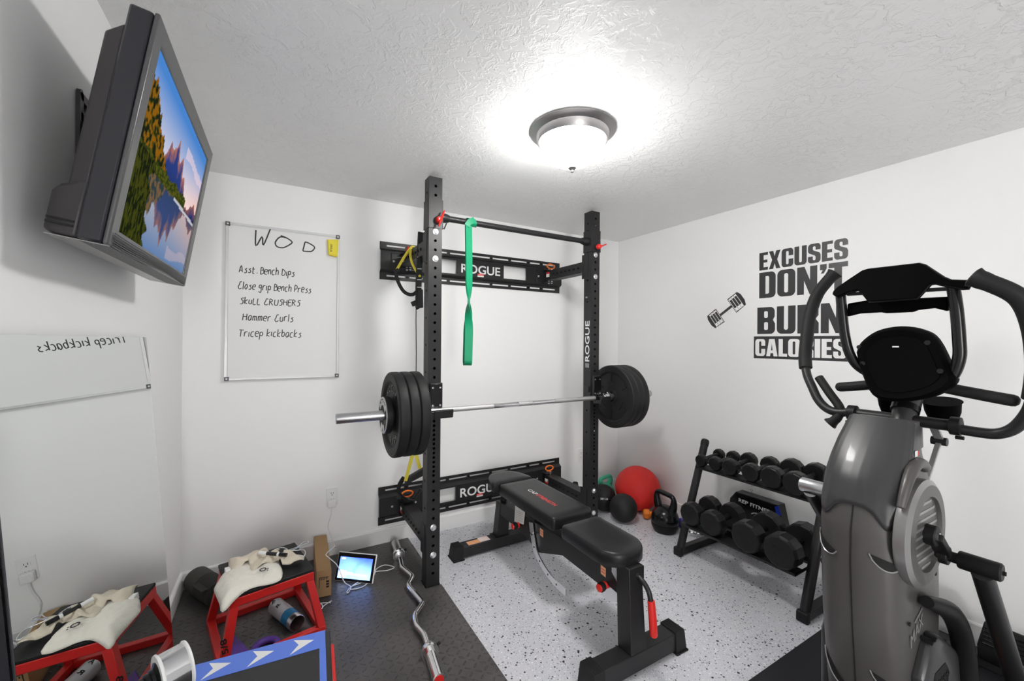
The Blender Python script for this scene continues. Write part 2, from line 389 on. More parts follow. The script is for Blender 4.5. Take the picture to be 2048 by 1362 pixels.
hl = bpy.data.lights.new('fill_light', 'AREA'); hl.energy = FILL; hl.shape = 'RECTANGLE'; hl.size = .7; hl.size_y = 1.7; hlo = bpy.data.objects.new('fill_light', hl); COL.objects.link(hlo)  # added unseen fill, lifts the right wall and the lamp's shadows
hlo.location = (-.05, YF - .9, 1.25); hlo.rotation_euler = V((.75, .65, .1)).to_track_quat('-Z', 'Y').to_euler(); hl.color = (1, .99, .97)

# ------------------------------------------------------------------ ceiling lamp
LX, LY = 1.143, 1.451
t = thing('ceiling_lamp', 'round flush ceiling lamp with a glowing frosted bowl and nickel ring', 'lamp', (LX, LY, HC))
build(MB().lathe([(.19, 0), (.19, .006), (.178, .012), (.160, .02), (.157, .045), (.152, .053), (.146, .053), (.146, .03), (.02, .03)], (LX, LY, HC), (0, 0, -1), 64), 'lamp_ring', 'nickel', t)
bowl = [(.145, .05), (.143, .062), (.134, .085), (.115, .112), (.088, .135), (.055, .151), (.02, .158), (.004, .159)]
build(MB().lathe(bowl, (LX, LY, HC), (0, 0, -1), 64), 'lamp_bowl', 'lampglass', t, smooth=60)
build(MB().lathe([(.004, .156), (.018, .16), (.02, .166), (.014, .171), (.006, .174), (.008, .179), (.006, .184), (.001, .187)], (LX, LY, HC), (0, 0, -1), 24), 'finial', 'nickel', t)

# ------------------------------------------------------------------ television on the left wall
Nn = V((0.9873703, -0.01579927, -0.15763969)); Uu = V((0.15761951, -0.00252213, 0.9874967)); Ww = V((0.01599932, 0.999872, 0)); TC = V((-.248, 1.5194, 1.8156))
TT = MX((Ww, Uu, Nn)).transposed().to_4x4(); TT.translation = TC     # local x along the screen, y up, z out of the screen
t = thing('television', 'wall-mounted flat television showing mountains mirrored in a lake', 'television', tuple(TC), rot=TT.to_3x3().to_4x4())
mb = MB(TT); a, b = .38, .2547; sx0, sx1, sy0, sy1 = -.322, .342, -.214, .214
# bezel: sloped frame around the screen
o_ = [(-a, -b), (a, -b), (a, b), (-a, b)]; i_ = [(sx0, sy0), (sx1, sy0), (sx1, sy1), (sx0, sy1)]
vs = [(x, y, -.010) for x, y in o_] + [(x, y, 0) for x, y in o_] + [(x, y, -.004) for x, y in i_] + [(x, y, -.009) for x, y in i_]
fs = []
for k in range(4):
    k2 = (k + 1) % 4
    for q in range(3): fs.append((q * 4 + k, q * 4 + k2, q * 4 + 4 + k2, q * 4 + 4 + k))
mb.add(vs, fs); mb.add([(x, y, -.010) for x, y in o_], [(3, 2, 1, 0)])
build(mb, 'bezel', 'bezel', t, bevel=.004, seg=3)
mb = MB(TT); mb.box((-a + .001, -b + .001, -.052), (a - .001, b - .001, -.0105)); build(mb, 'side_band', 'tvside', t, bevel=.006)
mb = MB(TT); pr = lambda x, z, y0, y1: [(-x, y0, z), (x, y0, z), (x, y1, z), (-x, y1, z)]
mb.loft([pr(.372, -.052, -.245, .21), pr(.362, -.082, -.245, .185), pr(.345, -.088, -.24, .175)])
build(mb, 'back_housing', 'tvback', t, bevel=.008, seg=3)
mb = MB(TT); mb.loft([pr(.373, -.05, -.253, -.13), pr(.368, -.09, -.252, -.15), pr(.36, -.105, -.245, -.165)])
build(mb, 'speaker_housing', 'tvback', t, bevel=.007, seg=3)
mb = MB(TT)
for k in range(2): mb.box((-.3745, -.225 - k * .009, -.098), (-.3725, -.221 - k * .009, -.058))
build(mb, 'vent_slot', 'hole', t)
mb = MB(TT); mb.box((-.368, -.2562, -.098), (.37, -.2546, -.002)); build(mb, 'underside_trim', 'discrim', t)
mb = MB(TT)
for k in range(9):  # ribbed speaker grille along the lower bezel
    z = -.003 - k * .0055; mb.box((-.36, -.2565, z - .0018), (.365, -.2535, z + .0018))
for k in range(7):
    y = -.25 + k * .0042; mb.tube([(x, y + .006 * sin(x * 8.2 + .6) * (1 - k / 9), .0012) for x in [-.36 + .72 * i / 40 for i in range(41)]], .0012, 5)
build(mb, 'speaker_grille', 'grille', t)
NX, NY = 176, 100
def hsh(x, y=0.): return NZ.noise(V((x, y, 3.7)))
def mountain(u): # skyline of the range
    base = .47 + .0 * u
    h = .25 * max(0, 1 - abs(u - .47) / .28) ** .8 + .09 * max(0, 1 - abs(u - .93) / .12)
    pk = sum(a * max(0, 1 - abs(u - c) / wd) for c, wd, a in ((.36, .05, .08), (.47, .035, .09), (.57, .04, .10), (.65, .05, .05), (.42, .025, .04)))
    return base + h + pk + .02 * hsh(u * 40)
def tree(u):
    return .45 + .42 * max(0, 1 - max(0, u - .08) / .36) ** 1.2 + .05 * hsh(u * 26) + .035 * hsh(u * 70) - (.03 if u > .5 else 0)
def mixc(a, b, k): k = max(0, min(1, k)); return tuple(x + (y - x) * k for x, y in zip(a, b))
def land(u, v):
    ref = v < .44
    vv = .44 + (.44 - v) * .98 if ref else v
    sky = mixc((.85, .78, .80), (.12, .32, .68), (vv - .5) / .45); sky = mixc(sky, (1., .62, .50), max(0, u - .55) * 1.6 * max(0, 1 - (vv - .5) / .3))
    if hsh(u * 5 + 2, vv * 16) > .15 and u > .6 and vv < .85: sky = mixc(sky, (.95, .75, .78), .5)
    c = sky
    if vv < mountain(u):
        d = mountain(u) - vv; c = mixc((.55, .25, .17), (.05, .09, .30), d / .1 + .5 * hsh(u * 30, vv * 25))
        c = mixc(c, (.02, .045, .13), (.60 - vv) * 3)
    if vv < tree(u):
        k = hsh(u * 45, vv * 30); c = (.35, .17, .012) if k > .02 else ((.12, .11, .015) if k > -.18 else (.025, .035, .012))
        if u > .55: c = (.02, .035, .015)
    if not ref and v < .52 + .03 * hsh(u * 12) and u < .75: c = (.14, .15, .02) if hsh(u * 50, v * 60) > 0 else (.06, .08, .015)
    if ref: c = tuple(x * .72 for x in c); c = mixc(c, (.25, .36, .5), .18)
    if u + (v - .1) * .15 < .26 + .07 * hsh(v * 14) and v < .5: # reeds at the near bank
        c = (.09, .10, .012) if hsh(u * 90, v * 20) > -.05 else (.02, .03, .008)
    if u > .55 and abs(v - .435 + .05 * (u - .6)) < .012: c = (.6, .6, .66)
    return c
vs = []; fs = []; cols = []
for j in range(NY + 1):
    for i in range(NX + 1):
        u_, v_ = i / NX, j / NY; vs.append((sx0 + (sx1 - sx0) * u_, sy0 + (sy1 - sy0) * v_, -.0085)); cols.append(tuple(x ** 1.3 for x in land(u_, v_)))
for j in range(NY):
    for i in range(NX): q = j * (NX + 1) + i; fs.append((q, q + 1, q + NX + 2, q + NX + 1))
mb = MB(TT); mb.add(vs, fs); sc = build(mb, 'screen', 'tvscreen', t, smooth=0, weld=False)
at = sc.data.color_attributes.new('col', 'FLOAT_COLOR', 'POINT')
for i, c in enumerate(cols): at.data[i].color = (*c, 1)
# wall bracket
t = thing('tv_wall_bracket', 'black slotted steel bracket on the wall behind the television', 'bracket', (XL, 1.49, 1.85))
mb = MB()
for yy in (1.435, 1.53):
    pts = [(XL + .006, yy, 1.70), (XL + .006, yy, 1.985)]
    mb.bar(pts[0], pts[1], .022, .008, up=(1, 0, 0)); mb.cyl((XL + .002, yy, 1.985), (XL + .01, yy, 1.985), .011); mb.cyl((XL + .002, yy, 1.70), (XL + .01, yy, 1.70), .011)
for zz in (1.715, 1.79, 1.86, 1.93, 1.98): mb.bar((XL + .006, 1.43, zz), (XL + .006, 1.535, zz), .02, .008, up=(1, 0, 0))
build(mb, 'wall_plate', 'black', t, bevel=.002)
mb = MB(); mb.bar((XL + .012, 1.49, 1.90), (XL + .07, 1.49, 1.90), .07, .06); mb.bar((XL + .05, 1.44, 1.86), (XL + .088, 1.46, 1.86), .03, .10)
build(mb, 'bracket_arm', 'blackmatt', t, bevel=.004)
mb = MB()
for zz in (1.96, 1.83, 1.75): mb.cyl((XL + .01, 1.482, zz), (XL + .018, 1.482, zz), .009, n=6)
build_each(mb, 'bolt', 'black', t)

# ------------------------------------------------------------------ whiteboard
WX0, WX1, WZ0, WZ1 = -.2393, .3574, 1.1383, 2.037; yw = YB
t = thing('whiteboard', 'framed whiteboard with a handwritten workout list on the back wall', 'whiteboard', (.06, YB, WZ0))
build(MB().box((WX0 + .004, yw - .014, WZ0 + .004), (WX1 - .004, yw - .002, WZ1 - .004)), 'board_panel', 'board', t)
mb = MB(); fw = .013
mb.box((WX0, yw - .019, WZ0), (WX1, yw, WZ0 + fw)).box((WX0, yw - .019, WZ1 - fw), (WX1, yw, WZ1)).box((WX0, yw - .019, WZ0 + fw), (WX0 + fw, yw, WZ1 - fw)).box((WX1 - fw, yw - .019, WZ0 + fw), (WX1, yw, WZ1 - fw))
build(mb, 'frame', 'alu', t, bevel=.002)
for cx in (WX0, WX1):
    for cz in (WZ0, WZ1):
        x0, z0 = (cx - .002 if cx == WX0 else cx - .021), (cz - .002 if cz == WZ0 else cz - .021)
        mb = MB(); mb.box((x0, yw - .022, z0), (x0 + .023, yw, z0 + .023)); mb.m = 1; mb.cyl((x0 + .0115, yw - .0235, z0 + .0115), (x0 + .0115, yw - .02, z0 + .0115), .005, n=14)
        build(mb, 'corner_cap', ['greyplastic', 'whitepaint'], t, bevel=.003)
GL = { # single-stroke hand lettering, grid 0..6 wide, 0..9 high (x height 5), strokes separated by /
 'A': '00 27 40/12 42', 's': '35 24 14 23 32 31 20 00', 't': '17 11 20 30/05 35', '.': '10 11', 'B': '00 07 27 36 35 14/14 35 42 31 00', 'e': '03 33 35 15 04 01 10 30',
 'n': '05 00/03 15 25 34 30', 'c': '35 15 03 01 10 30', 'h': '08 00/03 15 25 34 30', 'D': '00 07/07 26 44 42 30 00', 'i': '05 00', 'p': '05 0=/04 15 25 34 32 21 02',
 'C': '47 27 14 02 10 30 41', 'l': '08 00', 'o': '25 14 02 10 20 32 33 25', 'g': '35 15 03 12 32/35 3> 2= 0>', 'r': '05 00/03 15 35', 'P': '00 07 27 36 34 13 03',
 'S': '47 27 16 15 34 33 31 20 00', 'k': '08 00/35 02 30', 'u': '05 01 10 20 31/35 30', 'R': '00 07 27 36 35 14 04/14 40', 'U': '07 02 10 30 42 47', 'H': '00 07/40 47/04 44',
 'E': '47 07 00 40/04 34', 'm': '05 00/03 15 24 20/24 35 44 40', 'a': '35 15 03 01 10 20 33 35 30', 'T': '07 57/27 20', 'b': '08 00/03 15 34 32 20 01', 'W': '08 10 35 41 69', 'O': '37 17 04 02 10 30 53 55 37 18', 'L': '07 00 30', ' ': ''}
def gz(c): return {'=': -3, '>': -2}.get(c, None) if c in '=>' else int(c)
def hand(mb, st, x, z, h, wd, y, r):
    k = h / 7; adv = [0]
    for ch in st: adv.append(adv[-1] + (3.2 if ch == ' ' else 2.2 if ch in 'lit.' else 7.2 if ch in 'WO' else 6 if ch in 'mTHDACUR' else 4.9))
    kx = wd / adv[-1]; rn = random.Random(st)
    for ch, ax in zip(st, adv):
        ch = ch if ch in GL else ch.lower()
        dz = rn.uniform(-.4, .4)
        for sk in GL[ch].split('/'):
            if not sk: continue
            pts = [(x + (ax + int(q[0]) + .12 * gz(q[1])) * kx, y, z + (gz(q[1]) + dz + rn.uniform(-.2, .2)) * k) for q in sk.split()]
            p = smooth_path(pts, 4) if len(pts) > 2 else [V(q) for q in pts]
            mb.tube(p, r, 6, flat=.25, up=(0, 1, 0))
yy = yw - .0143; mb = MB()
for st, x, z, h, wd in (('W', -.106, 1.913, .085, .085), ('O', 0, 1.927, .062, .115), ('D', .150, 1.917, .056, .085)): hand(mb, st, x, z, h, wd, yy, .0042)
build(mb, 'handwriting', 'ink', t)
for st, x, z, h, wd in (('Asst . Bench Dips', -.175, 1.757, .038, .285), ('Close grip Bench Press', -.179, 1.663, .038, .38), ('SkuLL CRUSHERS', -.169, 1.577, .034, .31), ('Hammer Curls', -.156, 1.483, .038, .262), ('Tricep kickbacks', -.175, 1.39, .038, .325)):
    mb = MB(); hand(mb, st, x, z, h, wd, yy, .0027); build(mb, 'handwriting', 'ink', t)
t = thing('whiteboard_eraser', 'yellow magnetic eraser at the top right of the whiteboard', 'eraser', (.318, YB - .015, 1.9))
mb = MB(); q = [(.293, 0, 1.905), (.345, 0, 1.897), (.352, 0, 2.008), (.286, 0, 2.002)]; mb.prism([(x, yw - .0150, z) for x, _, z in q], (0, -.02, 0)); build(mb, 'felt', 'sponge', t, bevel=.004)
mb = MB(); mb.prism([(x * .9 + .032, yw - .035, z * .85 + .293) for x, _, z in q], (0, -.003, 0)); build(mb, 'cover', 'sponge', t, bevel=.002)
mb = MB(); text(mb, 'eraser', (.312, yw - .0383, 1.925), (0.05, 0, 1), (-1, 0, .05), .012, wx=.05, th=.0004); build(mb, 'lettering', 'ink', t)

# ------------------------------------------------------------------ leaning mirror
th = R(4.2); zt = 1.378; mx0 = XL + .016
t = thing('leaning_mirror', 'large frameless mirror leaning on the left wall under the television', 'mirror', (mx0 + .1, 1.45, 0))
MM = MX.Translation((mx0, 0, zt)) @ MX.Rotation(-th, 4, 'Y')
Lm = zt / cos(th) - .012; mb = MB(MM); mb.box((-.004, 1.02, -Lm), (-.0003, 2.03, 0)); build(mb, 'backing', 'greyplastic', t, smooth=0)
mb = MB(MM); mb.box((-.0003, 1.02, -Lm), (.0, 2.03, 0)); build(mb, 'glass', 'mirror', t, smooth=0)

tag(build(MB().hexa([(XL + .082, .62, .0105), (XL + .118, .62, .0105), (XL + .118, 1.010, .0105), (XL + .082, 1.010, .0105)], [(XL + .004, .62, 1.075), (XL + .038, .62, 1.075), (XL + .038, 1.010, 1.075), (XL + .004, 1.010, 1.075)]), 'padded_panel', 'blackmatt', bevel=.008), 'dark panel leaning on the left wall at the near edge of the mirror', 'panel')

# ------------------------------------------------------------------ fold-back squat rack
PY0, PY1, PW, PH = 2.2005, 2.2767, .0762, 2.286
X1, X2 = .738, 1.906
rack = thing('squat_rack', 'black wall-mounted squat rack with two drilled uprights and wall rails', 'squat rack', (1.36, 2.5, 0))
def cells(zs, h=.0508, z0=.004, z1=PH):
    out = []; cur = z0
    for z, hh in sorted(zs):
        a, b = z - hh / 2, z + hh / 2
        if a > cur + 1e-4: out.append((cur, a, 0))
        a = max(a, cur)
        if b - a > 2 * .0085: out.append((a, b, 1)); cur = b
    out.append((cur, z1, 0)); return out
front = [(.180 + .0508 * k, .0508) for k in range(-2, 9)] + [(.62 + .0254 * k, .0254) for k in range(19)] + [(1.829 + .0508 * k, .0508) for k in range(-14, 9)]
front = [q for q in front if .05 < q[0] < 2.25]
sideL = [(.282 + .1524 * k, .0508) for k in range(0, 12)] + [(2.0 + .0508 * k, .0508) for k in range(0, 5)]
for x in (X1, X2):
    mb = MB()
    mb.holed((x, PY0, 0), (1, 0, 0), (0, 0, 1), PW, cells(front), .0082, .005)
    mb.holed((x, PY1, 0), (0, -1, 0), (0, 0, 1), PW, cells(sideL), .0075, .005)
    mb.holed((x + PW, PY0, 0), (0, 1, 0), (0, 0, 1), PW, cells(sideL), .0075, .005)
    mb.add([(x, PY1, .004), (x + PW, PY1, .004), (x + PW, PY1, PH), (x, PY1, PH)], [(0, 3, 2, 1)])
    mb.add([(x, PY0, PH), (x + PW, PY0, PH), (x + PW, PY1, PH), (x, PY1, PH)], [(0, 1, 2, 3)]); mb.add([(x, PY0, .004), (x + PW, PY0, .004), (x + PW, PY1, .004), (x, PY1, .004)], [(3, 2, 1, 0)])
    up = build(mb, 'upright', 'black', rack, smooth=0)
    mb = MB(); mb.box((x - .002, PY0 - .002, .0), (x + PW + .002, PY1 + .002, .014)); build(mb, 'foot_pad', 'rubber', up)
    for z in (.333, .180, 1.981, 1.829):
        cx = x + PW / 2; mb = MB()
        mb.lathe([(.0175, 0), (.0175, .003), (.0165, .0035)], (cx, PY0, z), (0, -1, 0), 28); mb.lathe([(.011, .003), (.011, .010), (.0095, .0118)], (cx, PY0, z), (0, -1, 0), 6)
        build(mb, 'bolt', 'zinc', rack)
    for z in (.257, 1.905):   # cross members with holes and hinge blocks
        z0, z1 = z - .038, z + .038; y0, y1 = PY1 + .004, 2.75
        mb = MB(); cl = cells([(y0 + .06 + .0508 * k, .0508) for k in range(8)], z0=y0, z1=y1)
        mb.holed((x, 0, z1), (0, 0, -1), (0, 1, 0), PW, cl, .0075, .005); mb.holed((x + PW, 0, z0), (0, 0, 1), (0, 1, 0), PW, cl, .0075, .005)
        mb.add([(x, y0, z1), (x + PW, y0, z1), (x + PW, y1, z1), (x, y1, z1)], [(0, 1, 2, 3)]); mb.add([(x, y0, z0), (x + PW, y0, z0), (x + PW, y1, z0), (x, y1, z0)], [(3, 2, 1, 0)])
        cm = build(mb, 'crossmember', 'black', rack, smooth=0)
        mb = MB(); mb.box((x - .003, PY1 - .045, z - .085), (x, PY1 + .02, z + .085)).box((x + PW, PY1 - .045, z - .085), (x + PW + .003, PY1 + .02, z + .085)).box((x - .003, PY1, z - .085), (x + PW + .003, PY1 + .005, z + .085))
        build(mb, 'end_bracket', 'black', cm)
        s = -1 if x == X1 else 1; sx = x if s < 0 else x + PW; hc = x + PW / 2
        mb = MB(); mb.box((x - .004, 2.735, z + .046), (x + PW + .004, 2.802, z + .052)).box((x - .004, 2.735, z - .052), (x + PW + .004, 2.802, z - .046))
        mb.box((x - .06, 2.797, z - .055), (x + PW + .06, 2.803, z + .055))
        build(mb, 'hinge_block', 'black', rack, bevel=.004)
        mb = MB()
        for px_ in (x - .042, x + PW + .042): mb.lathe([(.009, 0), (.009, .004), (.006, .007)], (px_, 2.797, z), (0, -1, 0), 6)
        mb.cyl((hc, 2.765, z - .06), (hc, 2.765, z + .062), .007); mb.cyl((hc + .018, 2.75, z - .058), (hc + .018, 2.75, z + .06), .008, n=8)
        build_each(mb, 'hinge_bolt', 'zinc', rack)
        if not (x == X1 and z > 1):
            c = V((hc + .012, 2.755, z + .082)); mb = MB()
            ring = [c + V((dx * .034, 0.012 * sgn, 0)) for dx, sgn in ((-1, -1), (1, -1))]
            loop = [c + V((.03 * cos(a) * (1 + .25 * abs(cos(a))), .004 * sin(a) - .02 * abs(0), .019 * sin(a))) for a in [2 * pi * k / 28 for k in range(28)]]
            mb.tube(loop, .0055, 10, closed=True); mb.cyl(c + V((0, 0, -.034)), c + V((0, 0, -.016)), .008)
            build(mb, 'pull_pin', 'orange', rack, label='orange pull pin handle')
        else:
            mb = MB(); mb.tube([(hc - .005, 2.74, z + .05), (hc - .005, 2.735, z + .075), (hc + .0, 2.735, z + .10)], [.007, .008, .004], 10); build(mb, 'pull_pin', 'redplastic', rack, label='red pull pin handle')
        lx = x - .0006 if x == X1 else x - .0006
        mb = MB(); mb.box((lx, 2.70, z - .012), (lx + .001, 2.745, z + .012)); mb.m = 1; mb.box((lx, 2.70, z + (.012 if z > 1 else -.025)), (lx + .001, 2.745, z + (.025 if z > 1 else -.012)))
        build(mb, 'warning_label', ['paper', 'redprint'], cm)
# wall rails: slotted flanges, raised channel with cut-outs and a cut-out name
RX0, RX1 = .6111, 2.1033
for z0, z1 in ((1.7839, 2.0389), (.1353, .3892)):
    mb = MB(); ya, yb, yc = YB - .0005, YB - .006, YB - .034
    if z0 < 1: ya, yb, yc = YB - .0155, YB - .019, YB - .046
    ln = RX1 - RX0; sl = [(.03, .115), (.135, .20), (.22, .32), (.335, .43), (.445, .555), (.57, .665), (.68, .78), (.80, .865), (.885, .97)]
    for za, zb in ((z0, z0 + .052), (z1 - .052, z1)):
        m0, m1 = za + .021, za + .033
        mb.box((RX0, yb, za), (RX1, ya, m0)).box((RX0, yb, m1), (RX1, ya, zb)); cur = 0
        for a, b in sl + [(1, 1)]:
            mb.box((RX0 + cur * ln, yb, m0), (RX0 + a * ln, ya, m1)); cur = b
    zl, zh = z0 + .066, z1 - .066
    for p, q in (((z0 + .048, yb), (zl, yc)), ((z1 - .048, yb), (zh, yc))):
        mb.prism([(RX0, p[1], p[0]), (RX0, q[1], q[0]), (RX0, q[1] + .004, q[0]), (RX0, p[1] + .004, p[0])], (ln, 0, 0))
    wins = [(.948, 1.155), (1.545, 1.752)]; wz0, wz1 = zl + .012, zh - .012
    mb.box((RX0, yc, zl), (RX1, yc + .004, wz0)).box((RX0, yc, wz1), (RX1, yc + .004, zh)); cur = RX0
    for a, b in wins + [(RX1, RX1)]: mb.box((cur, yc, wz0), (a, yc + .004, wz1)); cur = b
    rl = build(mb, 'wall_rail', 'black', rack, smooth=0)
    mb = MB(); text(mb, 'ROGUE', (1.188, yc - .0004, (zl + zh) / 2 - .036), (1, 0, 0), (0, 0, 1), .066, wx=.325, bold=.018, th=.0004)
    build(mb, 'cutout_name', 'whitepaint', rl)
    mb = MB(); zq = (zl + zh) / 2 - .056; mb.box((1.32, yc - .0012, zq), (1.372, yc - .0004, zq + .010)); mb.m = 1; mb.box((1.32, yc - .0012, zq + .010), (1.372, yc - .0004, zq + .024)); mb.m = 0; mb.box((1.326, yc - .0016, zq + .0155), (1.366, yc - .0012, zq + .0175))
    build(mb, 'warning_label', ['paper', 'redprint'], rl)
    mb = MB()
    for fx in (.125, .21, .44, .56, .79, .875):
        for zz in (z0 + .027, z1 - .025): mb.lathe([(.008, 0), (.008, .003), (.0055, .003), (.0055, .009)], (RX0 + fx * ln, yb, zz), (0, -1, 0), 6)
    build_each(mb, 'lag_bolt', 'blackmatt', rl)
# pull-up bar with its brackets
ZB = 2.076
mb = MB(); mb.cyl((X1 + PW, 2.24, ZB), (X2, 2.24, ZB), .0175, n=24); build(mb, 'pull_up_bar', 'black', rack)
for x in (X1, X2):
    zz0, zz1 = (2.0, 2.16) if x == X1 else (2.002, 2.153); mb = MB()
    mb.box((x - .004, PY0 - .004, zz0), (x + PW + .004, PY0 - .0004, zz1)).box((x - .004, PY0 - .004, zz0), (x - .0004, PY1 + .004, zz1)).box((x + PW + .0004, PY0 - .004, zz0), (x + PW + .004, PY1 + .004, zz1)).box((x - .004, PY1 + .0004, zz0), (x + PW + .004, PY1 + .004, zz1))
    br = build(mb, 'bar_bracket', 'black', rack, bevel=.001)
    sx = x + PW + .004 if x == X1 else x - .004; s = 1 if x == X1 else -1
    mb = MB(); mb.lathe([(.03, 0), (.028, .02), (.022, .05), (.0195, .052)], (sx, 2.24, ZB), (s, 0, 0), 12); build(mb, 'bar_socket', 'black', br)
    if x == X1: mb = MB(); mb.tube([(sx + .002, 2.235, ZB - .025), (sx + .002, 2.235, ZB - .062), (sx + .022, 2.235, ZB - .062), (sx + .036, 2.235, ZB - .028)], .004, 8); build(mb, 'bar_loop', 'black', br)
    c = V((x + PW / 2 + .012, PY0 - .004, 2.044 if x == X1 else 2.037))
    mb = MB(); mb.lathe([(.024, 0), (.024, .004), (.016, .006)], c, (0, -1, 0), 20); build(mb, 'pin_collar', 'blackmatt', br)
    mb = MB(); mb.lathe([(.017, .006), (.0185, .016), (.015, .03), (.008, .036)], c, (0, -1, 0), 20)
    if x == X1: mb.tube([c + V((-.006, -.03, -.04)), c + V((.004, -.035, -.005)), c + V((.022, -.03, .04)), c + V((.028, -.028, .052))], [.004, .007, .006, .004], 8)
    else: mb.tube([c + V((.005, -.03, 0)), c + V((.035, -.03, .012)), c + V((.058, -.028, .022))], [.007, .005, .0045], 8)
    build(mb, 'locking_pin', 'redplastic', br, label='red locking pin with lever')
mb = MB(); text(mb, 'ROGUE', (X2 - .0002, PY1 - .063, 1.235), (0, 0, 1), (0, 1, 0), .045, wx=.285, bold=.012, th=.0006)
E2 = MX.Translation((X2 - .0002, 0, 0))
build(mb, 'logo_lettering', 'whitepaint', rack)
mb = MB()
for k in range(3): mb.box((X2 - .0008, PY1 - .06 + k * .014, 1.192), (X2 - .0002, PY1 - .05 + k * .014, 1.222))
build(mb, 'logo_emblem', 'greyprint', rack)
mb = MB(); mb.cyl((X2 + .0, 2.238, 1.685), (X2 - .012, 2.238, 1.685), .006); build(mb, 'side_bolt', 'zinc', rack)

# J-cups and barbell
BY, BZ = 2.150, .9905
for x, lb in ((X1, 'black plated bar hook on the left upright, under the barbell'), (X2, 'black plated bar hook on the right upright, under the barbell')):
    t = thing('j_cup', lb, 'bar hook', (x + .038, PY0, BZ), group='bar hooks holding the barbell')
    mb = MB(); mb.box((x + .008, PY0 - .020, BZ - .03), (x + PW + .004, PY0 - .0006, BZ + .148)); back = build(mb, 'back_plate', 'black', t, bevel=.004)
    mb = MB(); mb.box((x + .012, BY + .026, BZ - .02), (x + PW, PY0 - .0206, BZ + .142)); build(mb, 'liner', 'blackgloss', t, bevel=.003)
    mb = MB(); mb.prism([(x + .005, BY + .03, BZ - .0145), (x + .005, BY - .035, BZ - .0145), (x + .005, BY - .048, BZ + .012), (x + .005, BY - .058, BZ + .008), (x + .005, BY - .05, BZ - .035), (x + .005, BY + .03, BZ - .042)], (PW + .012 if x == X2 else PW + .03, 0, 0)); build(mb, 'shelf', 'black', t, bevel=.003)
    mb = MB()
    for dx in (.022, PW - .012):
        for dz in (.025, .122): mb.lathe([(.0055, 0), (.0055, .002), (.003, .0025)], (x + dx, BY + .026, BZ + dz), (0, -1, 0), 12)
    build_each(mb, 'screw', 'steel', t)
    mb = MB(); sx = x - .014 if x == X2 else x + PW; mb.box((sx, PY0 + .01, BZ + .03), (sx + .014, PY0 + .06, BZ + .07)); build(mb, 'side_peg', 'black', t, bevel=.003)
t = thing('barbell', 'chrome barbell resting in the rack, loaded with black plates', 'barbell', (1.351, BY, BZ))
mb = MB(); mb.cyl((.70, BY, BZ), (2.0, BY, BZ), .014, n=24); sh = build(mb, 'shaft', 'chrome', t)
mb = MB()
for a, b in ((.80, 1.12), (1.29, 1.39), (1.56, 1.9)): mb.cyl((a, BY, BZ), (b, BY, BZ), .0143, n=24)
build_each(mb, 'knurled_band', 'knurl', sh)
for s in (-1, 1):
    e = 1.351 + s * 1.088; c = 1.351 + s * .655
    mb = MB(); mb.lathe([(.0, -.002), (.016, -.001), (.017, .0), (.0235, .0), (.025, .003), (.025, .41)], (e, BY, BZ), (-s, 0, 0), 32); build(mb, 'sleeve', 'steel', t)
    mb = MB(); mb.lathe([(.016, -.02), (.024, -.018), (.03, 0), (.037, 0), (.038, .004), (.038, .018), (.036, .02)], (c, BY, BZ), (s, 0, 0), 32); build(mb, 'collar', 'chrome', t)
def arc_text(mb, st, c, ux, uy, rad, size, a0, da, bold=.01, th=.002):
    c, ux, uy = V(c), V(ux), V(uy)
    for i, ch in enumerate(st):
        if ch == ' ': continue
        a = a0 - da * i; d = ux * cos(a) + uy * sin(a); tg = ux * sin(a) - uy * cos(a)
        text(mb, ch, c + d * rad - tg * size * .38, tg, d, size, wx=size * .76, bold=bold, th=th)
def bumper(x, s, name_side, label, w=.0505):
    t = thing('bumper_plate', label, 'weight plate', (x, BY, BZ - .0), group='black bumper plates on the barbell')
    prof = [(.026, .004), (.05, .004), (.052, .012), (.085, .013), (.165, .013), (.174, .002), (.178, 0), (.2115, 0), (.2175, .005), (.219, .012), (.219, w - .012), (.2175, w - .005), (.2115, w), (.178, w), (.174, w - .002), (.165, w - .013), (.085, w - .013), (.052, w - .012), (.05, w - .004), (.026, w - .004)]
    mb = MB(); mb.lathe(prof, (x, BY, BZ), (1, 0, 0), 72, cap=False); mb.lathe([(.026, .004), (.026, w - .004)], (x, BY, BZ), (1, 0, 0), 40, cap=False)
    build(mb, 'rubber_disc', 'rubber', t, smooth=30)
    mb = MB(); mb.lathe([(.0255, .003), (.034, .003), (.034, w - .003), (.0255, w - .003)], (x, BY, BZ), (1, 0, 0), 40, cap=False); build(mb, 'hub_ring', 'blackgloss', t)
    return t
xs = [.5190 + .0515 * k for k in range(3)]
t1 = bumper(xs[0], -1, 1, 'outermost big black plate on the left end, with raised lettering, behind the small plate')
mb = MB(); arc_text(mb, 'ROGUE', (xs[0] + .013, BY, BZ), (0, -1, 0), (0, 0, 1), .118, .034, R(128), R(19)); build(mb, 'raised_lettering', 'blackgloss', t1, smooth=0); mb = MB(); arc_text(mb, '45LB', (xs[0] + .013, BY, BZ), (0, -1, 0), (0, 0, 1), .12, .03, R(-48), R(17))
build(mb, 'raised_lettering', 'blackgloss', t1, smooth=0)
bumper(xs[1], -1, 0, 'middle of the three big black plates on the left end of the barbell')
bumper(xs[2], -1, 0, 'big black plate on the left end, the one nearest the left upright')
xr = [2.045 + .0515 * k for k in range(3)]
t2 = bumper(xr[0], 1, 0, 'big black plate just right of the right upright, its ribbed inner face showing')
mb = MB(); c = V((xr[0] + .0125, BY, BZ))
for k in range(6):
    a = pi / 6 + pi * k / 3; d = V((0, cos(a), sin(a))); mb.bar(c + d * .105, c + d * .158, .006, .008, up=(1, 0, 0))
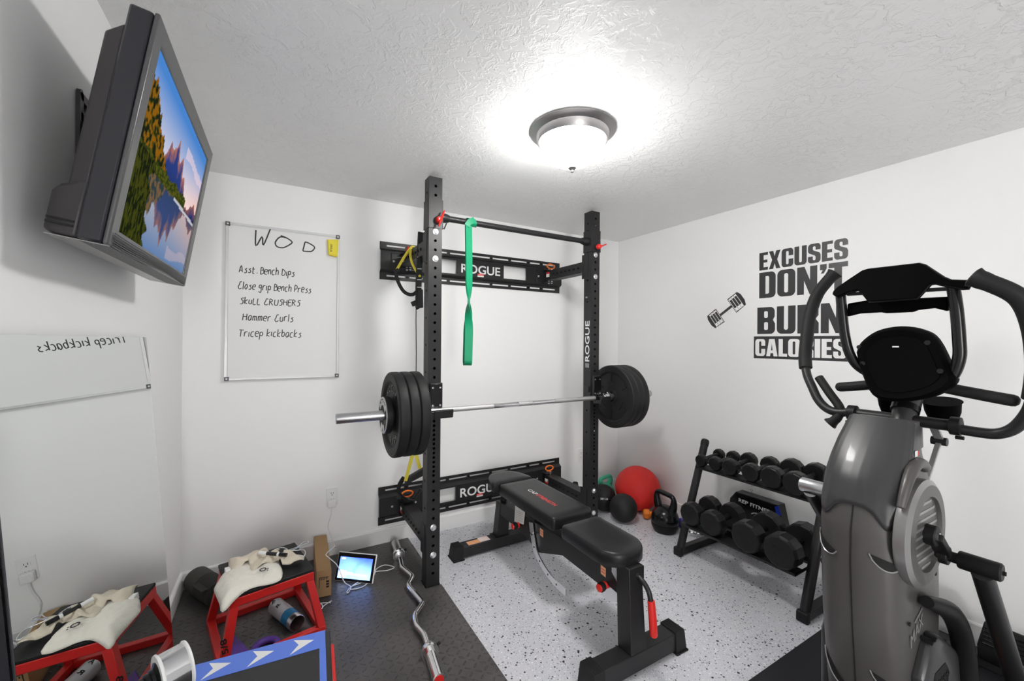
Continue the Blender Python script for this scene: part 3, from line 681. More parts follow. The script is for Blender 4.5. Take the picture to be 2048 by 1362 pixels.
for k in range(3):
    a = pi / 2 + 2 * pi * k / 3; mb.tube([c + V((0, cos(a + q * .04), sin(a + q * .04))) * .105 for q in range(-8, 9)], .004, 6)
build_each(mb, 'rib', 'urethane', t2)
bumper(xr[1], 1, 0, 'middle of the three big black plates on the right end of the barbell')
bumper(xr[2], 1, 0, 'outermost big black plate on the right end of the barbell')
t = thing('small_plate', 'small black plate with worn white lettering, outermost on the left sleeve', 'weight plate', (.47, BY, BZ))
mb = MB(); mb.lathe([(.0262, .004), (.04, .004), (.045, .001), (.085, .001), (.09, 0), (.094, .003), (.095, .008), (.095, .029), (.092, .033), (.0262, .033)], (.4845, BY, BZ), (1, 0, 0), 56, cap=False); build(mb, 'disc', 'rubber', t)
mb = MB(); mb.lathe([(.082, .0005), (.084, -.0015), (.092, -.0012), (.0935, .003)], (.4845, BY, BZ), (1, 0, 0), 56, cap=False); build(mb, 'worn_rim', 'silver', t)
mb = MB(); arc_text(mb, 'ROGUE', (.485, BY, BZ), (0, -1, 0), (0, 0, 1), .05, .03, R(140), R(26), .02); arc_text(mb, '01', (.485, BY, BZ), (0, -1, 0), (0, 0, 1), .048, .034, R(-75), R(34), .02); build(mb, 'lettering', 'whitepaint', t, smooth=0)

# resistance band looped over the pull-up bar
t = thing('resistance_band', 'green rubber resistance band hanging in a loop from the pull-up bar', 'resistance band', (.99, 2.24, ZB))
A_, B_, dA, dB = [], [], [], []
for i in range(41):
    z = 2.05 - (2.05 - 1.262) * i / 40; f = max(0, min(1, (1.74 - z) / .32)); f = f * f * (3 - 2 * f); ph = R(14 + 140 * f); sepr = .0028 + .017 * max(0, min(1, (1.60 - z) / .22)) ** .8
    wv = V((cos(ph), sin(ph), 0)); nv_ = V((-sin(ph), cos(ph), 0)); c = V((.985 + .006 * sin(pi * i / 40), 2.222, z))
    A_.append(c + nv_ * sepr - wv * .006 * f); B_.append(c - nv_ * sepr + wv * .006 * f); dA.append(wv)
nb = nv_; cb = V((.985, 2.222, 1.262)); bt = [cb + nb * .0198 * cos(a) + V((0, 0, -.03 * sin(a))) - wv * .006 * cos(a) for a in [pi * k / 12 for k in range(1, 12)]]
mb = MB(); mb.ribbon(A_ + bt + B_[::-1], dA + [wv] * 11 + dA[::-1], .046, .004); build(mb, 'band_strap', 'green', t, smooth=50)
mb = MB(); ring = [(0, .0215 * cos(a), .0215 * sin(a)) for a in [2 * pi * k / 24 for k in range(25)]]
mb.ribbon([(.995 + .035 * (k / 24), 2.24 + y, ZB + z) for k, (x, y, z) in enumerate(ring)], (1, 0, 0), .044, .004)
mb.ribbon([(.972, 2.24 - .026, ZB - .03), (.985, 2.24 - .029, ZB - .008), (1.005, 2.24 - .027, ZB + .004), (1.02, 2.24 - .024, ZB + .012)], (.35, .1, -1), .034, .004)
build(mb, 'looped_knot', 'green', t, smooth=50)

# suspension trainer hanging behind the left upright
t = thing('suspension_trainer', 'yellow and black suspension straps hanging behind the left upright of the rack', 'suspension trainer', (.74, 2.55, 1.94))
mb = MB(); mb.tube(smooth_path([(.742, 2.55, 1.958), (.70, 2.53, 1.90), (.652, 2.51, 1.82), (.638, 2.50, 1.795)], 5), .008, 8, flat=.4, up=(0, 1, 0)); mb.tube(smooth_path([(.742, 2.55, 1.958), (.722, 2.50, 1.90), (.722, 2.46, 1.84), (.742, 2.42, 1.78), (.752, 2.40, 1.755)], 5), .008, 8, flat=.4, up=(0, 1, 0))
mb.tube([(.738, 2.55, 1.944), (.745, 2.55, 1.964), (.775, 2.55, 1.963), (.8, 2.55, 1.957)], .008, 8, flat=.4)
build(mb, 'upper_strap', 'yellow', t, label='yellow strap')
mb = MB(); mb.tube(smooth_path([(.638, 2.50, 1.80), (.636, 2.50, 1.77), (.652, 2.50, 1.72), (.68, 2.50, 1.675), (.71, 2.49, 1.655), (.735, 2.48, 1.655), (.75, 2.46, 1.67)], 6), .011, 8, flat=.35, up=(0, 1, 0)); mb.cyl((.628, 2.5, 1.785), (.65, 2.5, 1.80), .012)
build(mb, 'strap_loop', 'webbing', t)
mb = MB(); mb.ribbon([(.756, 2.40, 2.02), (.752, 2.405, 1.9), (.75, 2.41, 1.80), (.748, 2.415, 1.70), (.75, 2.42, 1.60)], (1, .3, 0), .036, .012); build(mb, 'main_strap', 'webbing', t)
mb = MB()
for z in (1.87, 1.80, 1.735, 1.69): mb.bar((.735, 2.398, z), (.762, 2.405, z + .002), .006, .004)
build_each(mb, 'strap_bead', 'zinc', t)
mb = MB(); mb.hexa([(.735, 2.40, 1.57), (.775, 2.40, 1.57), (.775, 2.44, 1.57), (.735, 2.44, 1.57)], [(.738, 2.40, 1.68), (.772, 2.40, 1.68), (.772, 2.44, 1.68), (.738, 2.44, 1.68)]); mb.bar((.71, 2.42, 1.588), (.742, 2.42, 1.603), .024, .03); build(mb, 'buckle', 'webbing', t, bevel=.004)
mb = MB(); mb.tube(smooth_path([(.742, 2.43, 1.565), (.752, 2.42, 1.572), (.775, 2.42, 1.585)], 4), .008, 8); mb.ribbon([(.742, 2.44, 1.58), (.742, 2.44, 1.50), (.745, 2.44, 1.30), (.748, 2.45, .9), (.715, 2.50, .67)], (1, 0, 0), .004, .004); build(mb, 'strap_end', 'webbing', t)
mb = MB(); mb.ribbon([(.745, 2.47, .72), (.728, 2.475, .64), (.708, 2.48, .56), (.698, 2.485, .52)], (1, 0, .2), .02, .005); mb.ribbon([(.748, 2.47, .72), (.77, 2.48, .64), (.79, 2.49, .58)], (1, 0, -.2), .02, .005); build(mb, 'lower_strap', 'yellow', t, label='yellow strap')
mb = MB(); mb.tube(smooth_path([(.698, 2.52, .53), (.68, 2.56, .47), (.70, 2.62, .40), (.76, 2.66, .34), (.80, 2.63, .33)], 6), .014, 8, flat=.5); mb.hexa([(.705, 2.5, .49), (.86, 2.6, .50), (.86, 2.63, .50), (.705, 2.53, .49)], [(.705, 2.5, .525), (.86, 2.6, .545), (.86, 2.63, .545), (.705, 2.53, .525)]); mb.tube(smooth_path([(.705, 2.66, .36), (.75, 2.70, .318), (.80, 2.70, .312), (.86, 2.69, .38)], 5), .02, 8, flat=.6)
build(mb, 'foot_cradle', 'webbing', t)

# ------------------------------------------------------------------ weight bench
BX = 1.333; PZ = .482
t = thing('weight_bench', 'black adjustable weight bench with three pads, on the flecked floor', 'weight bench', (BX, 1.8, 0))
def pad(name, outline, z1, thk, lip=.014):
    def ins(d):
        n = len(outline); cx = sum(p[0] for p in outline) / n; cy = sum(p[1] for p in outline) / n
        return [(p[0] + (cx - p[0]) * d / max(.05, math.hypot(p[0] - cx, p[1] - cy)), p[1] + (cy - p[1]) * d / max(.05, math.hypot(p[0] - cx, p[1] - cy))) for p in outline]
    secs = []
    for d, dz in ((.004, -thk), (0, -thk + .006), (0, -.022), (.002, -.012), (.007, -.005), (.016, -.001), (.06, .0015)): secs.append([(x, y, z1 + dz) for x, y in ins(d)])
    mb = MB(); mb.loft(secs); return build(mb, name, 'vinyl', t, smooth=50)
def rrect(x0, x1, y0, y1, r, rf=None, n=8): # rounded outline, rf: radius of the two front (low y) corners
    rf = rf or r; P = []
    for cx, cy, rr, a in ((x1 - r, y1 - r, r, 0), (x0 + r, y1 - r, r, 90), (x0 + rf, y0 + rf, rf, 180), (x1 - rf, y0 + rf, rf, 270)):
        P += [(cx + rr * cos(R(a + 90 * k / n)), cy + rr * sin(R(a + 90 * k / n))) for k in range(n + 1)]
    return P
pad('seat_pad', rrect(1.213, 1.452, 1.255, 1.617, .022, .105), PZ, .062)
bp_ = pad('back_pad', rrect(1.223, 1.486, 1.688, 2.264, .018), PZ, .066)
hp = [(1.478, 2.28), (1.225, 2.283), (1.206, 2.30), (1.204, 2.33), (1.222, 2.40), (1.25, 2.455), (1.29, 2.487), (1.345, 2.498), (1.40, 2.487), (1.44, 2.455), (1.47, 2.40), (1.485, 2.33), (1.487, 2.30)]
pad('head_pad', [tuple(p)[:2] for p in smooth_path([(x, y, 0) for x, y in hp] + [(*hp[0], 0)], 3)][:-1], PZ, .062)
mb = MB(); text(mb, 'CAP', (1.318, 2.085, PZ + .0012), (0, -1, 0), (1, 0, 0), .026, wx=.085, bold=.01, th=.0006); build(mb, 'logo_lettering', 'whitepaint', bp_)
mb = MB(); text(mb, 'STRENGTH', (1.318, 1.995, PZ + .0012), (0, -1, 0), (1, 0, 0), .026, wx=.185, bold=.02, th=.0006); build(mb, 'logo_lettering', 'redprint', bp_)
# frame
mb = MB(); mb.box((1.09, 1.205, .012), (1.575, 1.283, .088)); build(mb, 'front_foot', 'black', t, bevel=.003)
mb = MB(); mb.box((.985, 2.385, .010), (1.681, 2.462, .076)); rf = build(mb, 'rear_foot', 'black', t, bevel=.003)
def cap(x, s, y0, y1, h):
    mb = MB(); a, b = (x, x + s * .055)
    lo = sorted((a, b + s * .012)); hi = sorted((a, b)); mb.hexa([(lo[0], y0 - .006, .0), (lo[1], y0 - .006, .0), (lo[1], y1 + .006, .0), (lo[0], y1 + .006, .0)], [(hi[0], y0 - .002, h), (hi[1], y0 - .002, h), (hi[1], y1 + .002, h), (hi[0], y1 + .002, h)])
    mb.box((lo[0] - .004, y0 - .012, 0), (lo[1] + .004, y1 + .012, .007))
    for k in range(6): u = hi[0] + .006 + k * .008; mb.box((u, y0, h), (u + .004, y1, h + .0025))
    build(mb, 'foot_cap', 'rubber', t, bevel=.002)
cap(1.54, 1, 1.203, 1.285, .094); cap(1.125, -1, 1.203, 1.285, .094); cap(1.04, -1, 2.383, 2.464, .082); cap(1.626, 1, 2.383, 2.464, .082)
mb = MB(); mb.hexa([(1.272, 1.206, .088), (1.358, 1.206, .088), (1.358, 1.284, .088), (1.272, 1.284, .088)], [(1.286, 1.235, .425), (1.36, 1.235, .425), (1.36, 1.31, .425), (1.286, 1.31, .425)]); build(mb, 'front_post', 'black', t, bevel=.003)
mb = MB(); mb.box((1.262, 2.378, .076), (1.376, 2.468, .082)); mb.hexa([(1.282, 2.392, .082), (1.368, 2.392, .082), (1.368, 2.455, .082), (1.282, 2.455, .082)], [(1.29, 2.36, .312), (1.366, 2.36, .312), (1.366, 2.425, .312), (1.29, 2.425, .312)]); build(mb, 'rear_post', 'black', t, bevel=.003)
mb = MB(); mb.lathe([(.013, 0), (.021, .004), (.021, .024), (.016, .03), (.016, .04), (.012, .045)], (1.328, 2.392, .312), (0, 0, 1), 20); build(mb, 'bumper', 'rubber', t)
mb = MB(); mb.prism([(1.292, 2.385, .312), (1.292, 2.385, .238), (1.292, 2.05, .225), (1.292, 1.93, .185), (1.292, 1.70, .272), (1.292, 1.38, .265), (1.292, 1.26, .285), (1.292, 1.26, .385), (1.292, 1.50, .375), (1.292, 1.80, .355), (1.292, 2.1, .335)], (.062, 0, 0)); bm_ = build(mb, 'main_beam', 'black', t, bevel=.003)
for y, z in ((1.905, .335), (1.412, .362)):
    mb = MB(); mb.hexa([(1.2912, y, z - .04), (1.2918, y, z - .04), (1.2918, y - .032, z - .042), (1.2912, y - .032, z - .042)], [(1.2912, y, z), (1.2918, y, z), (1.2918, y - .032, z - .002), (1.2912, y - .032, z - .002)]); mb.m = 1
    for k in range(2): mb.bar((1.2910, y - .003, z - .014 - k * .013), (1.2910, y - .029, z - .0145 - k * .013), .0006, .003)
    build(mb, 'warning_label', ['label', 'redprint'], bm_)
mb = MB(); mb.prism([(1.01 + .07, 2.392, .0766), (1.01 + .155, 2.392, .0766), (1.01 + .155, 2.44, .0766), (1.01 + .07, 2.44, .0766)], (0, 0, .0006)); mb.m = 1; mb.prism([(1.165, 2.395, .0767), (1.235, 2.395, .0767), (1.235, 2.455, .0767), (1.165, 2.455, .0767)], (0, 0, .0006)); build(mb, 'warning_label', ['label', 'pink'], rf)
mb = MB(); mb.prism([(1.286, 2.165, .375), (1.286, 2.175, .268), (1.286, 2.068, .29), (1.286, 2.05, .388)], (-.001, 0, 0)); mb.m = 1
for k in range(6): mb.bar((1.2846, 2.16, .345 - k * .011), (1.2846, 2.075, .352 - k * .010), .0006, .0018)
build(mb, 'paper_tag', ['paper', 'greyprint'], t)
# curved adjustment ladder, pad brackets, knobs, handle
lad = smooth_path([(1.283, 1.985, .335), (1.283, 1.965, .26), (1.283, 1.93, .19), (1.283, 1.84, .135), (1.283, 1.75, .112), (1.283, 1.655, .108)], 6)
mb = MB(); mb.ribbon(lad, (0, .3, 1), .034, .006); mb.m = 1
for q in lad[5:-1:5]: mb.cyl(V(q) + V((-.0036, 0, 0)), V(q) + V((.0036, 0, 0)), .0055, n=12)
build(mb, 'adjustment_ladder', ['zinc', 'hole'], t)
mb = MB(); mb.prism([(1.29, 2.02, .418), (1.29, 2.02, .33), (1.29, 1.97, .33), (1.29, 1.93, .418)], (.055, 0, 0)); mb.box((1.295, 1.70, .405), (1.35, 2.24, .418)); mb.prism([(1.296, 1.72, .405), (1.296, 1.70, .31), (1.296, 1.66, .31), (1.296, 1.69, .405)], (.05, 0, 0)); build(mb, 'back_bracket', 'black', t)
mb = MB(); mb.prism([(1.289, 1.34, .42), (1.289, 1.34, .365), (1.289, 1.30, .33), (1.289, 1.29, .365), (1.289, 1.29, .42)], (.006, 0, 0)); mb.prism([(1.289, 1.275, .42), (1.289, 1.275, .35), (1.289, 1.245, .36), (1.289, 1.245, .42)], (.006, 0, 0)); build(mb, 'seat_plate', 'zinc', t)
mb = MB(); mb.box((1.30, 1.235, .36), (1.375, 1.56, .42)); build(mb, 'seat_bracket', 'blackmatt', t, bevel=.002)
mb = MB(); mb.prism([(1.287, 1.38, .30), (1.287, 1.40, .235), (1.287, 1.37, .222), (1.287, 1.31, .25), (1.287, 1.29, .29)], (.004, 0, 0)); build(mb, 'seat_quadrant', 'zinc', t)
def knob(c, d):
    mb = MB(); c = V(c); mb.lathe([(.008, 0), (.008, .02), (.017, .022), (.020, .03), (.020, .045), (.017, .05)], c, d, 20); k = build(mb, 'knob', 'rubber', t)
    mb = MB(); mb.lathe([(.0175, .0495), (.016, .053), (.008, .056), (.001, .0565)], c, d, 20); build(mb, 'knob_cap', 'redplastic', k, label='red knob cap'); mb = MB(); mb.lathe([(.0135, .006), (.0165, .01), (.0165, .018), (.0135, .021)], c, d, 20); build(mb, 'knob_collar', 'redplastic', k, label='red collar')
knob((1.291, 1.372, .295), (-1, -.12, -.02)); knob((1.291, 2.12, .268), (-1, 0, 0))
hd = smooth_path([(1.335, 1.238, .385), (1.336, 1.222, .383), (1.337, 1.195, .37), (1.338, 1.175, .345), (1.339, 1.168, .315), (1.340, 1.163, .285)], 5)
mb = MB(); mb.tube(hd, .0105, 14); mb.lathe([(.016, 0), (.013, .01)], (1.335, 1.24, .385), (0, -1, 0), 16); h = build(mb, 'handle', 'black', t)
mb = MB(); mb.tube([(1.3395, 1.1665, .318), (1.34, 1.163, .29), (1.341, 1.158, .24), (1.342, 1.154, .185), (1.342, 1.1538, .18)], [.0145, .0155, .016, .016, .013], 16); build(mb, 'handle_grip', 'redplastic', h, label='red rubber grip')

# ------------------------------------------------------------------ floor mats
t = tag(build(MB().prism([(XL + .016, .55, .0005), (.822, .55, .0005), (.822, 2.192, .0005), (.730, 2.192, .0005), (.730, 2.285, .0005), (.812, 2.285, .0005), (.812, YB - .017, .0005), (XL + .016, YB - .017, .0005)], (0, 0, .0095)), 'rubber_floor_mat', 'tread', smooth=0), 'black diamond-tread rubber mat covering the floor left of the rack', 'floor mat')
t = tag(build(MB().box((1.15, .02, .0005), (2.765, .960, .007)), 'exercise_mat', 'exmat', bevel=.002), 'thin smooth black mat under the elliptical trainer', 'floor mat')

# ------------------------------------------------------------------ decals on the right wall
def ac(cx, cy, rx, ry, a0, a1, n=6): return [(cx + rx * cos(R(a0 + (a1 - a0) * k / n)), cy + ry * sin(R(a0 + (a1 - a0) * k / n))) for k in range(n + 1)]
def rr_(x0, y0, x1, y1, rx, ry): return ac(x1 - rx, y1 - ry, rx, ry, 0, 90) + ac(x0 + rx, y1 - ry, rx, ry, 90, 180) + ac(x0 + rx, y0 + ry, rx, ry, 180, 270) + ac(x1 - rx, y0 + ry, rx, ry, 270, 360)
HV = { # heavy condensed capitals: advance width, contours (outer then counters)
 'E': (.74, [[(0, 0), (1, 0), (1, .16), (.5, .16), (.5, .42), (.94, .42), (.94, .58), (.5, .58), (.5, .84), (1, .84), (1, 1), (0, 1)]]),
 'X': (.95, [[(0, 0), (.37, 0), (.5, .3), (.63, 0), (1, 0), (.72, .5), (1, 1), (.63, 1), (.5, .7), (.37, 1), (0, 1), (.28, .5)]]),
 'C': (.92, [ac(.74, .82, .26, .18, 0, 90) + ac(.26, .82, .26, .18, 90, 180) + ac(.26, .18, .26, .18, 180, 270) + ac(.74, .18, .26, .18, 270, 360) + [(1, .42), (.61, .42)] + ac(.5, .2, .11, .06, 0, -180)[0:7] + ac(.5, .8, .11, .06, 180, 0) + [(.61, .6), (1, .6)]]),
 'U': (.92, [[(0, 1)] + ac(.26, .18, .26, .18, 180, 270) + ac(.74, .18, .26, .18, 270, 360) + [(1, 1), (.61, 1)] + ac(.5, .2, .11, .06, 0, -180) + [(.39, 1)]]),
 'S': (.9, [[(1, .67)] + ac(.74, .82, .26, .18, 0, 90) + ac(.26, .82, .26, .18, 90, 180) + [(0, .62), (.08, .53), (.55, .38), (.61, .32)] + ac(.5, .2, .11, .06, 0, -180) + [(.39, .35), (0, .35)] + ac(.26, .18, .26, .18, 180, 270) + ac(.74, .18, .26, .18, 270, 360) + [(1, .40), (.92, .51), (.46, .64), (.39, .70)] + ac(.5, .8, .11, .06, 180, 0) + [(.61, .67)]]),
 'D': (.93, [[(0, 0)] + ac(.72, .18, .28, .18, 270, 360) + ac(.72, .82, .28, .18, 0, 90) + [(0, 1)], [(.39, .16)] + ac(.53, .22, .08, .06, 270, 360) + ac(.53, .78, .08, .06, 0, 90) + [(.39, .84)]]),
 'O': (.95, [rr_(0, 0, 1, 1, .27, .19), rr_(.39, .14, .61, .86, .11, .06)]),
 'N': (.98, [[(0, 0), (.35, 0), (.35, .5), (.63, 0), (1, 0), (1, 1), (.65, 1), (.65, .5), (.37, 1), (0, 1)]]),
 "'": (.34, [[(.1, 1), (1, 1), (1, .84), (.62, .68), (.2, .68), (.48, .8), (.1, .8)]]),
 'T': (.84, [[(.3, 0), (.7, 0), (.7, .83), (1, .83), (1, 1), (0, 1), (0, .83), (.3, .83)]]),
 'B': (.94, [[(0, 0)] + ac(.74, .17, .26, .17, 270, 360) + [(1, .38), (.88, .52), (.98, .64)] + ac(.73, .83, .25, .17, 0, 90) + [(0, 1)], rr_(.39, .15, .61, .44, .07, .05), rr_(.39, .60, .60, .85, .07, .05)]),
 'R': (.96, [[(0, 0), (.39, 0), (.39, .44), (.54, .44), (.61, .38), (.61, 0), (1, 0), (1, .36), (.86, .50), (.99, .62)] + ac(.74, .83, .25, .17, 0, 90) + [(0, 1)], rr_(.39, .59, .61, .85, .07, .05)]),
 'A': (1.0, [[(0, 0), (.35, 0), (.39, .18), (.61, .18), (.65, 0), (1, 0), (.74, 1), (.26, 1)], [(.43, .34), (.57, .34), (.5, .74)]]),
 'L': (.72, [[(0, 0), (1, 0), (1, .17), (.5, .17), (.5, 1), (0, 1)]]), 'I': (.42, [[(0, 0), (1, 0), (1, 1), (0, 1)]])}
def heavy(mb, st, o, u, v, wd, ht, th=.0006, gap=.09):
    tot = sum(HV[c][0] for c in st) + gap * (len(st) - 1); k = wd / tot; cu = bpy.data.curves.new('t', 'CURVE'); cu.dimensions = '2D'; cu.fill_mode = 'BOTH'; x = 0
    for c in st:
        w_, cons = HV[c]
        for con in cons:
            sp_ = cu.splines.new('POLY'); sp_.points.add(len(con) - 1); sp_.use_cyclic_u = True
            for q_, (a_, b_) in zip(sp_.points, con): q_.co = ((x + a_ * w_) * k, b_ * ht, 0, 1)
        x += w_ + gap
    ob = bpy.data.objects.new('t', cu); COL.objects.link(ob); dg = bpy.context.evaluated_depsgraph_get(); dg.update(); me = bpy.data.meshes.new_from_object(ob.evaluated_get(dg)); bpy.data.objects.remove(ob); bpy.data.curves.remove(cu)
    o, u, v = V(o), V(u), V(v); n = u.cross(v); mb.add([o + u * p.co.x + v * p.co.y + n * th for p in me.vertices], [tuple(p.vertices) for p in me.polygons]); bpy.data.meshes.remove(me)
def decal_line(mb, st, y0, y1, z0, z1, bold): heavy(mb, st, (XR - .0002, y0, z0), (0, -1, 0), (0, 0, 1), y0 - y1, z1 - z0)
t = thing('wall_slogan', 'large dark grey lettering about excuses and calories on the right wall', 'wall decal', (XR, 1.31, 1.27))
for st, y0, y1, z0, z1, bd in (('EXCUSES', 1.543, 1.055, 1.853, 1.969, .045), ("DON'T", 1.543, 1.055, 1.669, 1.838, .045), ('BURN', 1.554, 1.07, 1.433, 1.608, .045)):
    mb = MB(); decal_line(mb, st, y0, y1, z0, z1, bd); build(mb, 'lettering', 'decal', t, smooth=0)
mb = MB(); mb.box((XR - .0008, 1.05, 1.272), (XR - .0002, 1.576, 1.417)); build(mb, 'lettering_panel', 'decal', t, smooth=0)
mb = MB(); heavy(mb, 'CALORIES', (XR - .0009, 1.566, 1.288), (0, -1, 0), (0, 0, 1), .505, .112, th=.0004); build(mb, 'lettering', 'wall', t, smooth=0, label='white lettering on the dark panel')
t = thing('dumbbell_decal', 'small black and white dumbbell drawing left of the wall lettering', 'wall decal', (XR, 1.77, 1.49))
dc = V((XR - .0004, 1.775, 1.602)); ax = V((0, -.118, .082)).normalized(); pp = V((0, .082, .118)).normalized()  # along handle, across
mb = MB(); mb.bar(dc - ax * .065, dc + ax * .065, .0006, .018, up=pp)
mw_ = MB()
def quad(m, a0, a1, h0, h1, x=0.): m.prism([dc + V((x, 0, 0)) + ax * a0 + pp * h0, dc + V((x, 0, 0)) + ax * a1 + pp * h0, dc + V((x, 0, 0)) + ax * a1 + pp * h1, dc + V((x, 0, 0)) + ax * a0 + pp * h1], (-.0004, 0, 0))
for s in (-1, 1):
    a0 = .052 * s
    mb.prism([dc + ax * (a0) + pp * -.060, dc + ax * (a0 + s * .085) + pp * -.055, dc + ax * (a0 + s * .097) + pp * -.02, dc + ax * (a0 + s * .097) + pp * .03, dc + ax * (a0 + s * .085) + pp * .058, dc + ax * (a0) + pp * .06][::s], (-.0004, 0, 0))
    for k in range(4):
        b0 = a0 + s * (.004 + k * .021); quad(mw_, b0, b0 + s * .0035, -.055, .055, -.0006)
    for h0, h1 in ((-.052, -.028), (.040, .052)):
        for k in range(3): b0 = a0 + s * (.0095 + k * .021); quad(mw_, b0, b0 + s * .0155, h0, h1, -.0006)
build(mb, 'drawing_black', 'decal', t, smooth=0); build(mw_, 'drawing_white', 'wall', t, smooth=0)

# ------------------------------------------------------------------ outlets
def outlet(c, nrm, label):
    c, n = V(c), V(nrm); u = V((0, 0, 1)).cross(n); t = thing('wall_outlet', label, 'outlet', tuple(c))
    f = lambda a, z, d: c + u * a + V((0, 0, z)) + n * d
    mb = MB(); mb.hexa([f(-.035, -.057, 0), f(.035, -.057, 0), f(.035, .057, 0), f(-.035, .057, 0)], [f(-.033, -.055, .005), f(.033, -.055, .005), f(.033, .055, .005), f(-.033, .055, .005)]); build(mb, 'cover_plate', 'white', t, bevel=.001)
    for zz in (-.0195, .0195):
        mb = MB(); mb.prism([f(a, zz + b, .0045) for a, b in ((-.016, -.010), (-.008, -.0145), (.008, -.0145), (.016, -.010), (.016, .010), (.008, .0145), (-.008, .0145), (-.016, .010))], n * .003); r_ = build(mb, 'receptacle', 'trim', t)
        mb = MB()
        for a in (-.0065, .0065): mb.prism([f(a - .0012, zz - .001, .0076), f(a + .0012, zz - .001, .0076), f(a + .0012, zz + .008, .0076), f(a - .0012, zz + .008, .0076)], n * .0004)
        mb.cyl(f(0, zz - .008, .0076), f(0, zz - .008, .008), .003, n=10); build(mb, 'slots', 'outletslot', r_)
    return t
outlet((.328, YB, .378), (0, -1, 0), 'white wall outlet near the left corner, with a charger plugged in')
outlet((2.35, YB, .374), (0, -1, 0), 'white wall outlet on the back wall beside the right upright')
outlet((XR, 1.58, .403), (-1, 0, 0), 'white wall outlet on the right wall behind the dumbbells')
t = thing('charger', 'white square power adapter plugged into the left outlet, trailing a white cable', 'charger', (.328, YB - .02, .35))
mb = MB(); mb.box((.300, YB - .040, .318), (.350, YB - .009, .366)); build(mb, 'adapter', 'white', t, bevel=.007, seg=3)
cp = [(.326, YB - .02, .318), (.322, YB - .024, .27), (.305, YB - .022, .205), (.316, YB - .022, .155), (.335, 2.74, .10), (.318, 2.60, .165), (.262, 2.50, .181), (.275, 2.49, .16), (.318, 2.478, .11), (.345, 2.43, .04), (.375, 2.40, .018), (.36, 2.36, .0135), (.35, 2.362, .0135), (.378, 2.402, .0145), (.43, 2.416, .0135), (.441, 2.436, .0135), (.39, 2.408, .017), (.372, 2.385, .0135), (.40, 2.372, .0135), (.448, 2.381, .0135), (.512, 2.458, .0135), (.54, 2.52, .0135), (.592, 2.537, .0135), (.634, 2.49, .0135), (.62, 2.475, .0135), (.585, 2.472, .0135), (.53, 2.49, .0135), (.50, 2.44, .02)]
mb = MB(); mb.tube(smooth_path(cp, 6), .0026, 7); build(mb, 'cable', 'white', t, smooth=60)

# ------------------------------------------------------------------ smart display on the mat
A, B = V((.303, 2.518, .0105)), V((.485, 2.372, .0105)); dx = (B - A).normalized(); W_ = (B - A).length
back = V((-dx.y, dx.x, 0)); back = back if back.y > 0 else -back; upv = (V((0, 0, 1)) * cos(R(20)) + back * sin(R(20))).normalized(); nf = dx.cross(upv)
DM = MX((dx, upv, nf)).transposed().to_4x4(); DM.translation = A
t = thing('smart_display', 'small white smart display with a glowing blue screen, standing on the mat', 'smart display', tuple((A + B) / 2))
HH = .150
mb = MB(DM); mb.box((0, 0.002, -.014), (W_, HH, 0)); build(mb, 'case', 'white', t, bevel=.005, seg=3)
mb = MB(DM); mb.loft([[(.02, .012, -.012), (W_ - .02, .012, -.012), (W_ - .02, HH - .02, -.012), (.02, HH - .02, -.012)], [(.035, .018, -.058), (W_ - .035, .018, -.058), (W_ - .035, .075, -.045), (.035, .075, -.045)]]); build(mb, 'speaker_back', 'white', t, bevel=.006)
mb = MB(DM); mb.box((.004, .005, 0), (W_ - .004, HH - .004, .0012)); build(mb, 'glass_front', 'blackgloss', t)
nx, ny = 48, 32; vs = []; cs = []
for j in range(ny + 1):
    for i in range(nx + 1):
        u_, v_ = i / nx, j / ny; vs.append((.018 + (W_ - .036) * u_, .018 + (HH - .042) * v_, .0018))
        c = mixc((.22, .45, 1.), (.03, .07, .75), max(0, min(1, v_ * .9 + .25 * sin(u_ * 5 + v_ * 4) * .5))) ; c = mixc(c, (.05, .14, .62), max(0, .55 - abs(u_ - .42 - .35 * v_ ** 2) * 5) * (v_ > .25) * .8)
        if .03 < u_ < .23 and .05 < v_ < .37: c = (.95, .97, 1)
        if .10 < u_ < .14 and .16 < v_ < .3: c = (.5, .6, .85)
        if .27 < u_ < .88 and .17 < v_ < .22: c = (.93, .96, 1)
        if .27 < u_ < .45 and .27 < v_ < .30: c = (.7, .82, 1)
        if .05 < u_ < .16 and .90 < v_ < .95: c = (.93, .96, 1)
        cs.append(c)
mb = MB(DM); mb.add(vs, [(j * (nx + 1) + i, j * (nx + 1) + i + 1, (j + 1) * (nx + 1) + i + 1, (j + 1) * (nx + 1) + i) for j in range(ny) for i in range(nx)])
o = build(mb, 'screen', 'dispscreen', t, smooth=0, weld=False); at = o.data.color_attributes.new('col', 'FLOAT_COLOR', 'POINT')
for i, c in enumerate(cs): at.data[i].color = (*c, 1)

